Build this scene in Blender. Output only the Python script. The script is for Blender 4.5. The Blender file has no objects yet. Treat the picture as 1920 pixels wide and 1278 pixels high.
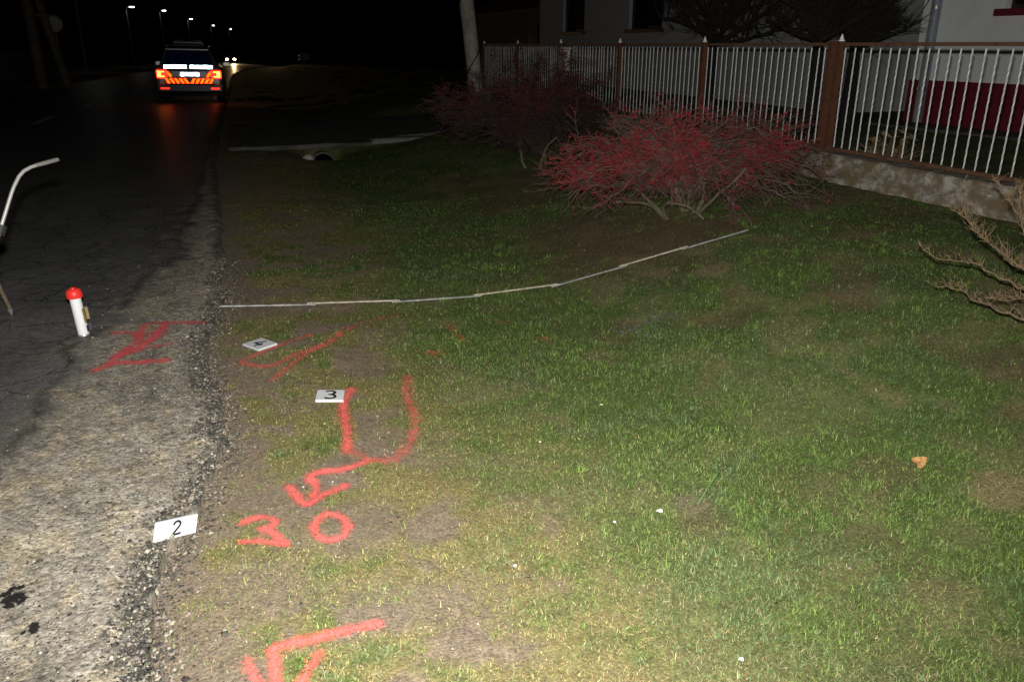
import bpy, math, random
import numpy as np
from mathutils import Vector, Matrix

R = math.radians
rng = np.random.default_rng(7)
random.seed(7)
scene = bpy.context.scene
COL = scene.collection

# ------------------------------------------------------------------ camera, sky, flash
FPX, CX, CY, EYE = 1500.0, 960.0, 639.0, 1.55
YAW, PITCH = R(18.1), R(20.27)
fw = np.array([math.sin(YAW) * math.cos(PITCH), math.cos(YAW) * math.cos(PITCH), -math.sin(PITCH)])
rt = np.array([math.cos(YAW), -math.sin(YAW), 0.0])
up = np.cross(rt, fw)

cam_d = bpy.data.cameras.new('camera')
cam = bpy.data.objects.new('camera', cam_d)
COL.objects.link(cam)
cam.location = (0, 0, EYE)
cam.rotation_euler = Matrix((rt, up, -fw)).transposed().to_euler()
cam_d.sensor_width = 36.0
cam_d.lens = 36.0 * FPX / 1920.0
cam_d.clip_end = 4000
scene.camera = cam

world = bpy.data.worlds.new('World')
scene.world = world
world.use_nodes = True
wn = world.node_tree
wn.nodes.clear()
sky = wn.nodes.new('ShaderNodeTexSky')
sky.sky_type = 'NISHITA'
sky.sun_disc = False
sky.sun_elevation = R(-3)
sky.sun_rotation = R(200)
bg = wn.nodes.new('ShaderNodeBackground')
bg.inputs['Strength'].default_value = 0.0022
wo = wn.nodes.new('ShaderNodeOutputWorld')
wn.links.new(sky.outputs[0], bg.inputs['Color'])
wn.links.new(bg.outputs[0], wo.inputs['Surface'])

# the camera's flash gun: a real lamp standing where the flash fired, a hand above the lens
fl_d = bpy.data.lights.new('flash_gun', 'SPOT')
fl_d.energy = 1460
fl_d.color = (1.0, 0.965, 0.90)
fl_d.spot_size = R(124)
fl_d.spot_blend = 0.9
fl_d.shadow_soft_size = 0.025
fl = bpy.data.objects.new('flash_gun', fl_d)
COL.objects.link(fl)
fl.location = Vector((0, 0, EYE)) + Vector(up) * 0.13 + Vector(rt) * -0.01
FA = Matrix.Rotation(R(4.0), 3, Vector(up)) @ Matrix.Rotation(R(9.0), 3, Vector(rt))
fl.rotation_euler = (FA @ Matrix((rt, up, -fw)).transposed()).to_euler()

vs = scene.view_settings
vs.view_transform = 'Standard'
vs.look = 'None'
vs.exposure = 0.0
vs.gamma = 1.0
scene.cycles.use_denoising = True
scene.cycles.denoiser = 'OPENIMAGEDENOISE'
scene.cycles.denoising_input_passes = 'RGB_ALBEDO_NORMAL'
scene.cycles.denoising_prefilter = 'ACCURATE'
scene.cycles.max_bounces = 8
scene.cycles.glossy_bounces = 6
scene.cycles.transparent_max_bounces = 16
scene.cycles.sample_clamp_indirect = 60
scene.cycles.caustics_reflective = False

# ------------------------------------------------------------------ small maths
def ray(x, y):
    return fw + rt * (x - CX) / FPX - up * (y - CY) / FPX

def at_dist(x, y, s):
    d = ray(x, y); d = d / np.linalg.norm(d)
    return np.array([0, 0, EYE]) + d * s

def at_X(x, y, X):
    d = ray(x, y); return np.array([0, 0, EYE]) + d * X / d[0]

def at_Y(x, y, Y):
    d = ray(x, y); return np.array([0, 0, EYE]) + d * Y / d[1]

def _h(ix, iy, seed):
    n = (ix.astype(np.int64) * 374761393 + iy.astype(np.int64) * 668265263 + seed * 974711) & 0x7fffffff
    n = ((n ^ (n >> 13)) * 1274126177) & 0x7fffffff
    n = (n ^ (n >> 16)) & 0xffff
    return n / 65535.0

def vnoise(x, y, seed=0):
    x = np.asarray(x, float); y = np.asarray(y, float)
    ix = np.floor(x); iy = np.floor(y)
    fx = x - ix; fy = y - iy
    fx = fx * fx * (3 - 2 * fx); fy = fy * fy * (3 - 2 * fy)
    a = _h(ix, iy, seed); b = _h(ix + 1, iy, seed); c = _h(ix, iy + 1, seed); d = _h(ix + 1, iy + 1, seed)
    return (a * (1 - fx) + b * fx) * (1 - fy) + (c * (1 - fx) + d * fx) * fy

def fbm(x, y, seed=0, oct=4):
    s = 0; a = 0.5; t = 0
    for k in range(oct):
        s = s + a * vnoise(np.asarray(x) * 2 ** k + 13.7 * k, np.asarray(y) * 2 ** k + 7.1 * k, seed + k)
        t += a; a *= 0.5
    return s / t

def sstep(a, b, x):
    t = np.clip((np.asarray(x, float) - a) / (b - a), 0, 1)
    return t * t * (3 - 2 * t)

# ------------------------------------------------------------------ terrain functions (road runs along +Y)
_EY = [-50, 1.0, 1.85, 2.3, 2.52, 2.8, 3.11, 3.59, 4.0, 4.43, 4.9, 5.33, 6.5, 8.3, 12.5, 20, 40, 400]
_EX = [-.4, -.40, -.38, -.42, -.37, -.28, -.23, -.22, -.30, -.35, -.28, -.24, -.25, -.29, -.42, -.40, -.3, -.3]
def edge(Y):
    Y = np.asarray(Y, float)
    return np.interp(Y, _EY, _EX) + 0.09 * (fbm(Y * 3.1, Y * 0 + 2.5, 31) - .5) + 0.05 * (fbm(Y * 14, Y * 0 + 8.5, 32, 2) - .5)

def bend(Y):                                   # the road swings right far off
    t = np.clip(np.asarray(Y, float) - 50, 0, None)
    return np.where(t < 110, 0.0010 * t * t, 12.1 + 0.22 * (t - 110))

def slope(Y):
    return -0.0104 * np.clip(np.asarray(Y, float) - 24, 0, 260)

_px = np.array([-60, -9, -8.1, -7.7, -.5, -.3, -.2, .32, .87, 1.43, 2.0, 2.55, 3.05, 3.54, 4.5, 5.5, 7, 12, 60, 400])
_pz = np.array([.1, .06, .02, -.06, -.06, -.05, -.030, -.058, -.096, -.108, -.085, .010, .108, .205, .27, .30, .32, .33, .35, .4])
_dx = np.concatenate([np.linspace(-60, -10, 60), np.linspace(-9.98, 8, 1800), np.linspace(8.1, 400, 300)])
_dz = np.interp(_dx, _px, _pz)
_k = np.hanning(31); _k /= _k.sum()
_dz[70:1850] = np.convolve(_dz, _k, 'same')[70:1850]

def ground_z(X, Y):
    X = np.asarray(X, float); Y = np.asarray(Y, float)
    Xr = X - bend(Y)
    z = np.interp(Xr, _dx, _dz)
    # the driveway crosses the ditch on fill
    m = sstep(13.75, 13.95, Y) * sstep(19.4, 18.4, Y) * sstep(-.35, .1, Xr) * sstep(7.5, 5.5, Xr)
    z = z * (1 - m) + m * np.interp(Xr, [-.3, 5.5], [-.12, .12])
    z = z - .30 * np.exp(-((Xr - 1.22) / .30) ** 2) * sstep(12.7, 13.5, Y) * sstep(14.05, 13.92, Y)
    off = sstep(-.35, .25, Xr)
    z = z + off * (0.05 * (fbm(X * 1.1, Y * 1.1, 3) - .5) + 0.022 * (fbm(X * 5, Y * 5, 5, 3) - .5))
    return z + slope(Y)

def road_z(X, Y):
    X = np.asarray(X, float); Y = np.asarray(Y, float)
    return 0.006 * (fbm(X * 2, Y * 2, 11) - .5) + slope(Y) - 0.012 * np.clip(np.abs(X - bend(Y) + 4) - 2.5, 0, 2) * 0.6 + 0.004

def surf_z(X, Y):
    return np.where((X - bend(Y) < edge(Y)) & (X - bend(Y) > -7.7), road_z(X, Y), ground_z(X, Y))

def on_ground(x, y, lift=0.0):
    z = 0.0
    d = ray(x, y)
    for _ in range(25):
        t = (z - EYE) / d[2]
        p = np.array([0, 0, EYE]) + d * t
        z = 0.5 * z + 0.5 * (float(surf_z(p[0], p[1])) + lift)
    return p

# ------------------------------------------------------------------ materials
def nd(nt, t, **kw):
    n = nt.nodes.new(t)
    for k, v in kw.items():
        setattr(n, k, v)
    return n

def mat(name, color, rough=.8, metal=0., var=.2, scale=12., bump=0., bscale=60., spec=.3, color2=None, emit=None, estr=0., attr=None, trans=0., coat=0.):
    m = bpy.data.materials.new(name)
    m.use_nodes = True
    nt = m.node_tree
    b = nt.nodes['Principled BSDF']
    b.inputs['Roughness'].default_value = rough
    b.inputs['Metallic'].default_value = metal
    b.inputs['Specular IOR Level'].default_value = spec
    b.inputs['Coat Weight'].default_value = coat
    tc = nd(nt, 'ShaderNodeTexCoord')
    nz = nd(nt, 'ShaderNodeTexNoise')
    nz.inputs['Scale'].default_value = scale
    nz.inputs['Detail'].default_value = 6
    nz.inputs['Roughness'].default_value = .65
    nt.links.new(tc.outputs['Object'], nz.inputs['Vector'])
    c2 = color2 or tuple(c * (1 - var) for c in color)
    c1 = color if color2 else tuple(min(1, c * (1 + var)) for c in color)
    mx = nd(nt, 'ShaderNodeMix', data_type='RGBA')
    rp = nd(nt, 'ShaderNodeMapRange')
    rp.inputs[1].default_value = .35; rp.inputs[2].default_value = .65
    nt.links.new(nz.outputs['Fac'], rp.inputs[0])
    nt.links.new(rp.outputs[0], mx.inputs['Factor'])
    mx.inputs['A'].default_value = (*c2, 1); mx.inputs['B'].default_value = (*c1, 1)
    out = mx.outputs['Result']
    if attr:
        at = nd(nt, 'ShaderNodeAttribute', attribute_name=attr)
        ml = nd(nt, 'ShaderNodeMix', data_type='RGBA', blend_type='MULTIPLY')
        ml.inputs['Factor'].default_value = 1
        nt.links.new(out, ml.inputs['A']); nt.links.new(at.outputs['Color'], ml.inputs['B'])
        out = ml.outputs['Result']
    nt.links.new(out, b.inputs['Base Color'])
    if bump:
        n2 = nd(nt, 'ShaderNodeTexNoise')
        n2.inputs['Scale'].default_value = bscale
        n2.inputs['Detail'].default_value = 4
        nt.links.new(tc.outputs['Object'], n2.inputs['Vector'])
        bp = nd(nt, 'ShaderNodeBump')
        bp.inputs['Strength'].default_value = bump
        bp.inputs['Distance'].default_value = .02
        nt.links.new(n2.outputs['Fac'], bp.inputs['Height'])
        nt.links.new(bp.outputs['Normal'], b.inputs['Normal'])
    if emit:
        b.inputs['Emission Color'].default_value = (*emit, 1)
        b.inputs['Emission Strength'].default_value = estr
    if trans:
        tr = nd(nt, 'ShaderNodeBsdfTranslucent')
        nt.links.new(out, tr.inputs['Color'])
        ms = nd(nt, 'ShaderNodeMixShader')
        ms.inputs[0].default_value = trans
        nt.links.new(b.outputs[0], ms.inputs[1]); nt.links.new(tr.outputs[0], ms.inputs[2])
        nt.links.new(ms.outputs[0], nt.nodes['Material Output'].inputs['Surface'])
    return m

def ground_material():
    m = bpy.data.materials.new('lawn_soil')
    m.use_nodes = True
    nt = m.node_tree; b = nt.nodes['Principled BSDF']
    b.inputs['Roughness'].default_value = .95
    b.inputs['Specular IOR Level'].default_value = .15
    tc = nd(nt, 'ShaderNodeNewGeometry')
    at = nd(nt, 'ShaderNodeAttribute', attribute_name='tint')
    n1 = nd(nt, 'ShaderNodeTexNoise'); n1.inputs['Scale'].default_value = 95; n1.inputs['Detail'].default_value = 5; n1.inputs['Roughness'].default_value = .75
    n2 = nd(nt, 'ShaderNodeTexNoise'); n2.inputs['Scale'].default_value = 26; n2.inputs['Detail'].default_value = 6; n2.inputs['Roughness'].default_value = .7
    for n in (n1, n2): nt.links.new(tc.outputs['Position'], n.inputs['Vector'])
    rp = nd(nt, 'ShaderNodeMapRange'); rp.inputs[1].default_value = .3; rp.inputs[2].default_value = .7; rp.inputs[3].default_value = .45; rp.inputs[4].default_value = 1.6
    rq = nd(nt, 'ShaderNodeMapRange'); rq.inputs[1].default_value = .3; rq.inputs[2].default_value = .7; rq.inputs[3].default_value = .7; rq.inputs[4].default_value = 1.3
    nt.links.new(n1.outputs['Fac'], rp.inputs[0]); nt.links.new(n2.outputs['Fac'], rq.inputs[0])
    mu = nd(nt, 'ShaderNodeMath', operation='MULTIPLY')
    nt.links.new(rp.outputs[0], mu.inputs[0]); nt.links.new(rq.outputs[0], mu.inputs[1])
    vm = nd(nt, 'ShaderNodeVectorMath', operation='SCALE')
    nt.links.new(at.outputs['Color'], vm.inputs[0]); nt.links.new(mu.outputs[0], vm.inputs['Scale'])
    nt.links.new(vm.outputs[0], b.inputs['Base Color'])
    bp = nd(nt, 'ShaderNodeBump'); bp.inputs['Strength'].default_value = .9; bp.inputs['Distance'].default_value = .012
    nt.links.new(n1.outputs['Fac'], bp.inputs['Height']); nt.links.new(bp.outputs[0], b.inputs['Normal'])
    return m

def road_material():
    m = bpy.data.materials.new('worn_asphalt')
    m.use_nodes = True
    nt = m.node_tree; b = nt.nodes['Principled BSDF']
    L = nt.links.new
    geo = nd(nt, 'ShaderNodeNewGeometry')
    at = nd(nt, 'ShaderNodeAttribute', attribute_name='tint')
    wear = nd(nt, 'ShaderNodeAttribute', attribute_name='wear')
    mp = nd(nt, 'ShaderNodeMapping'); L(geo.outputs['Position'], mp.inputs['Vector'])
    v = nd(nt, 'ShaderNodeTexVoronoi'); v.inputs['Scale'].default_value = 105; L(mp.outputs[0], v.inputs['Vector'])
    v2 = nd(nt, 'ShaderNodeTexVoronoi'); v2.inputs['Scale'].default_value = 48; L(mp.outputs[0], v2.inputs['Vector'])
    n = nd(nt, 'ShaderNodeTexNoise'); n.inputs['Scale'].default_value = 14; n.inputs['Detail'].default_value = 8; n.inputs['Roughness'].default_value = .7; L(mp.outputs[0], n.inputs['Vector'])
    s1 = nd(nt, 'ShaderNodeSeparateColor'); L(v.outputs['Color'], s1.inputs[0])
    s2 = nd(nt, 'ShaderNodeSeparateColor'); L(v2.outputs['Color'], s2.inputs[0])
    def mr(src, a, c, lo, hi):
        r_ = nd(nt, 'ShaderNodeMapRange')
        r_.inputs[1].default_value = a; r_.inputs[2].default_value = c; r_.inputs[3].default_value = lo; r_.inputs[4].default_value = hi
        L(src, r_.inputs[0]); return r_.outputs[0]
    def mm(op, a, c):
        k = nd(nt, 'ShaderNodeMath', operation=op)
        for i, q in enumerate((a, c)):
            if isinstance(q, (int, float)): k.inputs[i].default_value = q
            else: L(q, k.inputs[i])
        return k.outputs[0]
    chips = mm('MULTIPLY', mr(s1.outputs[0], 0, 1, .66, 1.36), mr(s2.outputs[0], 0, 1, .74, 1.26))
    smooth = mr(s1.outputs[0], 0, 1, .8, 1.25)
    mixf = nd(nt, 'ShaderNodeMix', data_type='FLOAT')
    L(wear.outputs['Fac'], mixf.inputs['Factor']); L(smooth, mixf.inputs['A']); L(chips, mixf.inputs['B'])
    tot = mm('MULTIPLY', mixf.outputs['Result'], mr(n.outputs['Fac'], .3, .7, .68, 1.3))
    # fine cracks in the tarmac
    nw = nd(nt, 'ShaderNodeTexNoise'); nw.inputs['Scale'].default_value = 3.5; nw.inputs['Detail'].default_value = 5; L(mp.outputs[0], nw.inputs['Vector'])
    va = nd(nt, 'ShaderNodeVectorMath', operation='MULTIPLY_ADD'); L(nw.outputs['Color'], va.inputs[0]); va.inputs[1].default_value = (.3, .3, .3); L(mp.outputs[0], va.inputs[2])
    vc = nd(nt, 'ShaderNodeTexVoronoi', feature='DISTANCE_TO_EDGE'); vc.inputs['Scale'].default_value = 2.6; L(va.outputs[0], vc.inputs['Vector'])
    crack = mr(vc.outputs['Distance'], .0, .022, .35, 1.0)
    ck = nd(nt, 'ShaderNodeMix', data_type='FLOAT'); L(wear.outputs['Fac'], ck.inputs['Factor']); L(crack, ck.inputs['A']); ck.inputs['B'].default_value = 1.0
    tot = mm('MULTIPLY', tot, ck.outputs['Result'])
    vm = nd(nt, 'ShaderNodeVectorMath', operation='SCALE'); L(at.outputs['Color'], vm.inputs[0]); L(tot, vm.inputs['Scale'])
    L(vm.outputs[0], b.inputs['Base Color'])
    b.inputs['Specular IOR Level'].default_value = .22
    L(mr(wear.outputs['Fac'], 0, 1, .42, .85), b.inputs['Roughness'])
    bp = nd(nt, 'ShaderNodeBump'); bp.inputs['Strength'].default_value = .5; bp.inputs['Distance'].default_value = .005
    hh = mm('ADD', mm('MULTIPLY', v.outputs['Distance'], -1.0), mm('MULTIPLY', v2.outputs['Distance'], -1.2))
    sp_ = nd(nt, 'ShaderNodeSeparateXYZ'); L(geo.outputs['Position'], sp_.inputs[0])
    hw = mm('MULTIPLY', mm('MULTIPLY', hh, mr(wear.outputs['Fac'], 0, 1, .25, 1.0)), mr(sp_.outputs['Y'], 3, 9, 1.0, .0))
    L(hw, bp.inputs['Height']); L(bp.outputs[0], b.inputs['Normal'])
    return m

def paint_material(name, color, dens=.5):
    m = bpy.data.materials.new(name)
    m.use_nodes = True
    nt = m.node_tree; b = nt.nodes['Principled BSDF']; L = nt.links.new
    b.inputs['Roughness'].default_value = .6
    b.inputs['Base Color'].default_value = (*color, 1)
    geo = nd(nt, 'ShaderNodeNewGeometry')
    n = nd(nt, 'ShaderNodeTexNoise'); n.inputs['Scale'].default_value = 120; n.inputs['Detail'].default_value = 4; n.inputs['Roughness'].default_value = .7
    n2 = nd(nt, 'ShaderNodeTexNoise'); n2.inputs['Scale'].default_value = 17; n2.inputs['Detail'].default_value = 3
    L(geo.outputs['Position'], n.inputs['Vector']); L(geo.outputs['Position'], n2.inputs['Vector'])
    at = nd(nt, 'ShaderNodeAttribute', attribute_name='wear')
    a1 = nd(nt, 'ShaderNodeMath', operation='MULTIPLY_ADD'); L(at.outputs['Fac'], a1.inputs[0]); a1.inputs[1].default_value = .95; a1.inputs[2].default_value = dens - 2.05
    a2 = nd(nt, 'ShaderNodeMath', operation='MULTIPLY_ADD'); L(n2.outputs['Fac'], a2.inputs[0]); a2.inputs[1].default_value = .9; L(a1.outputs[0], a2.inputs[2])
    a3 = nd(nt, 'ShaderNodeMath', operation='MULTIPLY_ADD'); L(n.outputs['Fac'], a3.inputs[0]); a3.inputs[1].default_value = 3.0; L(a2.outputs[0], a3.inputs[2])
    rp = nd(nt, 'ShaderNodeMapRange'); rp.inputs[1].default_value = .22; rp.inputs[2].default_value = .95; L(a3.outputs[0], rp.inputs[0])
    tr = nd(nt, 'ShaderNodeBsdfTransparent')
    ms = nd(nt, 'ShaderNodeMixShader'); L(rp.outputs[0], ms.inputs[0]); L(tr.outputs[0], ms.inputs[1]); L(b.outputs[0], ms.inputs[2])
    L(ms.outputs[0], nt.nodes['Material Output'].inputs['Surface'])
    return m

def wall_material(name, c1, c2, c3, sc=5.0):
    m = bpy.data.materials.new(name)
    m.use_nodes = True
    nt = m.node_tree; b = nt.nodes['Principled BSDF']; L = nt.links.new
    b.inputs['Roughness'].default_value = .92
    tc = nd(nt, 'ShaderNodeNewGeometry')
    mp = nd(nt, 'ShaderNodeMapping'); mp.inputs['Scale'].default_value = (1, 1, 1.5); L(tc.outputs['Position'], mp.inputs['Vector'])
    n1 = nd(nt, 'ShaderNodeTexNoise'); n1.inputs['Scale'].default_value = sc; n1.inputs['Detail'].default_value = 8; n1.inputs['Roughness'].default_value = .72; L(mp.outputs[0], n1.inputs['Vector'])
    n2 = nd(nt, 'ShaderNodeTexNoise'); n2.inputs['Scale'].default_value = sc * .45; n2.inputs['Detail'].default_value = 4; L(mp.outputs[0], n2.inputs['Vector'])
    r1 = nd(nt, 'ShaderNodeMapRange'); r1.inputs[1].default_value = .44; r1.inputs[2].default_value = .58; L(n1.outputs['Fac'], r1.inputs[0])
    r2 = nd(nt, 'ShaderNodeMapRange'); r2.inputs[1].default_value = .45; r2.inputs[2].default_value = .6; L(n2.outputs['Fac'], r2.inputs[0])
    m1 = nd(nt, 'ShaderNodeMix', data_type='RGBA'); m1.inputs['A'].default_value = (*c2, 1); m1.inputs['B'].default_value = (*c1, 1); L(r1.outputs[0], m1.inputs['Factor'])
    m2 = nd(nt, 'ShaderNodeMix', data_type='RGBA'); L(m1.outputs['Result'], m2.inputs['A']); m2.inputs['B'].default_value = (*c3, 1); L(r2.outputs[0], m2.inputs['Factor'])
    L(m2.outputs['Result'], b.inputs['Base Color'])
    bp = nd(nt, 'ShaderNodeBump'); bp.inputs['Strength'].default_value = .7; bp.inputs['Distance'].default_value = .02; L(n1.outputs['Fac'], bp.inputs['Height']); L(bp.outputs[0], b.inputs['Normal'])
    return m

M = dict(
    ground=ground_material(), road=road_material(),
    blade=mat('grass_blade', (1, 1, 1), .75, var=.0, attr='tint', trans=.3, spec=.2),
    chip=mat('stone_chip', (1, 1, 1), .85, var=.12, scale=60, attr='tint', spec=.25),
    paint=paint_material('sprayed_red_paint', (.78, .10, .115), .0),
    paint_grass=paint_material('sprayed_red_paint_on_turf', (.80, .14, .125), -.02),
    paint_faint=paint_material('sprayed_red_paint_faint', (.70, .12, .08), -.25),
    paint_blue=paint_material('sprayed_pale_blue_paint', (.33, .46, .5), -.42),
    drip=paint_material('soaked_oil', (.012, .011, .010), .25),
    card=mat('white_card', (.50, .515, .54), .9, var=.05, scale=30, spec=.1),
    ink=mat('black_ink', (.012, .012, .014), .5, var=.2),
    can_white=mat('can_white_metal', (.70, .72, .74), .32, var=.05, scale=40, coat=.3),
    can_red=mat('cap_red_plastic', (.72, .035, .03), .35, var=.05),
    can_yellow=mat('label_yellow_print', (.24, .19, .085), .5, var=.2, scale=60),
    can_dark=mat('label_dark_print', (.05, .045, .07), .5, var=.2, scale=60),
    can_steel=mat('can_steel_rim', (.72, .72, .70), .3, .8, var=.05),
    rule=mat('pale_varnished_wood', (.52, .47, .36), .5, color2=(.26, .23, .18), scale=22),
    rule_grey=mat('scuffed_alloy_rule', (.46, .46, .44), .45, .3, color2=(.2, .2, .19), scale=16),
    rule_red=mat('rule_dark_paint', (.05, .045, .04), .5, var=.2),
    hinge=mat('dull_steel', (.42, .42, .42), .4, .7, var=.1),
    steel=mat('brushed_tube_steel', (.55, .55, .54), .38, .75, var=.08),
    grip=mat('grey_rubber_grip', (.085, .083, .08), .6, var=.15),
    pipe_shade=mat('pipe_shade_black', (.003, .003, .003), 1.0, var=.1, spec=.0),  # black that stands for the shade inside the culvert pipe
    black=mat('black_plastic', (.012, .012, .012), .5, var=.2),
    rubber=mat('rubber', (.018, .018, .018), .85, var=.2),
    bark=mat('bush_bark', (.115, .080, .062), .9, var=.35, scale=18, bump=.4),
    twig_shaded=mat('shaded_bush_twig', (.034, .020, .017), .85, var=.35, scale=9),  # bush twig darkened: the rear bush's shade is put into the colour
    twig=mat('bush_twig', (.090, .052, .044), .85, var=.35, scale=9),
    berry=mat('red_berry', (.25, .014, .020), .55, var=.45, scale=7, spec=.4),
    mossbark=mat('mossy_bark', (.12, .105, .05), .95, color2=(.10, .08, .06), scale=14, bump=.5),
    drytwig=mat('dry_branch_bark', (.20, .135, .072), .85, color2=(.08, .058, .040), scale=30, bump=.3),
    blackbark=mat('dark_tree_bark', (.022, .019, .017), .95, var=.3, scale=15),
    post=mat('rusty_brown_paint', (.115, .045, .024), .65, color2=(.075, .03, .018), scale=14, bump=.15),
    rail=mat('brown_rail_paint', (.15, .078, .045), .6, color2=(.085, .045, .028), scale=18, bump=.15),
    bar=mat('galvanised_white_bar', (.60, .61, .60), .5, .1, var=.12, scale=40),
    finial=mat('white_finial', (.82, .82, .80), .5, var=.05),
    plinth_wall=wall_material('weathered_concrete', (.40, .37, .32), (.16, .138, .105), (.15, .115, .065), 9),
    slab=mat('driveway_concrete', (.10, .10, .09), .9, var=.25, scale=4, bump=.3),
    slab2=mat('kerb_concrete', (.16, .16, .15), .9, var=.25, scale=6, bump=.3),
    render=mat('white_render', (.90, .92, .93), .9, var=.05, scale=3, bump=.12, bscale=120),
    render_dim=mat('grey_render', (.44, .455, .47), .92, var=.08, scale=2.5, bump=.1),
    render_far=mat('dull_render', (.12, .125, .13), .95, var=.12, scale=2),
    maroon=mat('maroon_paint', (.17, .016, .028), .7, var=.12, scale=6),
    roof=mat('clay_roof_tile', (.12, .06, .045), .85, var=.25, scale=8),
    glass=mat('dark_window_glass', (.010, .011, .013), .12, var=.2),
    glass_blue_bleed=mat('blue_lightbleed_glass', (.012, .016, .075), .2, var=.2),  # dark glass with stray blue light put into its colour
    sash=mat('dark_window_wood', (.035, .028, .024), .6, var=.2),
    pipe=mat('grey_blue_downpipe', (.30, .34, .40), .5, .1, var=.12, scale=8),
    pole=mat('weathered_pale_pole', (.36, .33, .29), .9, color2=(.2, .18, .155), scale=5, bump=.5, bscale=20),
    pole_dark=mat('old_timber_pole', (.15, .115, .08), .9, var=.3, scale=4, bump=.4, bscale=20),
    wire=mat('black_cable', (.015, .015, .015), .6, var=.1),
    lamp_pole=mat('galvanised_lamp_pole', (.2, .2, .2), .6, .2, var=.1),
    lamp_glow=mat('lit_street_lamp', (.9, .9, .9), .5, var=0, emit=(1, .96, .9), estr=26),
    head_glow=mat('lit_headlight', (.9, .9, .9), .3, var=0, emit=(1, .82, .55), estr=60),
    dashpaint=mat('road_line_paint', (.68, .68, .65), .7, var=.2, scale=9),
    carpaint=mat('silver_car_paint', (.17, .175, .19), .3, .4, var=.05, coat=.6),
    cardark=mat('dark_car_paint', (.02, .022, .028), .3, .2, var=.05, coat=.5),
    car_red=mat('red_reflector', (.45, .02, .015), .3, var=.1),
    tail_core=mat('lit_tail_lamp', (.6, .05, .03), .3, var=0, emit=(1, .32, .05), estr=4.5),
    tail_rim=mat('lit_tail_rim', (.6, .03, .02), .3, var=0, emit=(1, .02, .008), estr=2.6),
    plate=mat('number_plate_white', (.75, .76, .80), .5, var=.03),
    mailbox=mat('pale_mailbox_enamel', (.62, .63, .62), .45, var=.06),
    petal=mat('white_petal', (.75, .74, .68), .6, var=.05),
    leaf=mat('dry_orange_leaf', (.62, .34, .13), .7, var=.25, scale=60, trans=.25),
    dry=mat('dry_straw', (.19, .13, .065), .85, var=.3, scale=20),
    stone=mat('pale_stone', (.40, .40, .38), .85, var=.2, scale=8, bump=.4),
    plank=mat('grey_old_plank', (.09, .085, .075), .9, var=.3, scale=4),
    hedge=mat('dark_hedge_leaf', (.03, .05, .02), .7, var=.4, scale=5),
    signblue=mat('blue_sign_enamel', (.03, .07, .28), .4, var=.05),
    stain=mat('dark_oil_stain', (.012, .012, .012), .55, var=.3, scale=40),
    frost=mat('turf_clod', (.12, .085, .055), .95, var=.3, scale=40, bump=.6),
)

for _k in ('tail_core', 'tail_rim'):
    M[_k].cycles.emission_sampling = 'NONE'

def mirror(name, color, rough):
    m = bpy.data.materials.new(name); m.use_nodes = True
    nt = m.node_tree; nt.nodes.clear()
    g = nt.nodes.new('ShaderNodeBsdfAnisotropic'); g.inputs['Color'].default_value = (*color, 1); g.inputs['Roughness'].default_value = rough
    nz = nt.nodes.new('ShaderNodeTexNoise'); nz.inputs['Scale'].default_value = 3
    mr_ = nt.nodes.new('ShaderNodeMapRange'); mr_.inputs[3].default_value = rough * .9; mr_.inputs[4].default_value = rough * 1.1
    nt.links.new(nz.outputs['Fac'], mr_.inputs[0]); nt.links.new(mr_.outputs[0], g.inputs['Roughness'])
    o = nt.nodes.new('ShaderNodeOutputMaterial'); nt.links.new(g.outputs[0], o.inputs[0])
    return m
# retroreflective sheeting: real corner-cube prisms with mirror facets
M['retro_white'] = mirror('retro_sheet_white', (.80, .93, .99), .12)
M['retro_amber'] = mirror('retro_sheet_amber', (.96, .30, .09), .12)
M['retro_red'] = mirror('retro_sheet_red', (.88, .22, .12), .2)
M['retro_plate'] = mirror('retro_sheet_plate', (.72, .76, .90), .12)

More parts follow.
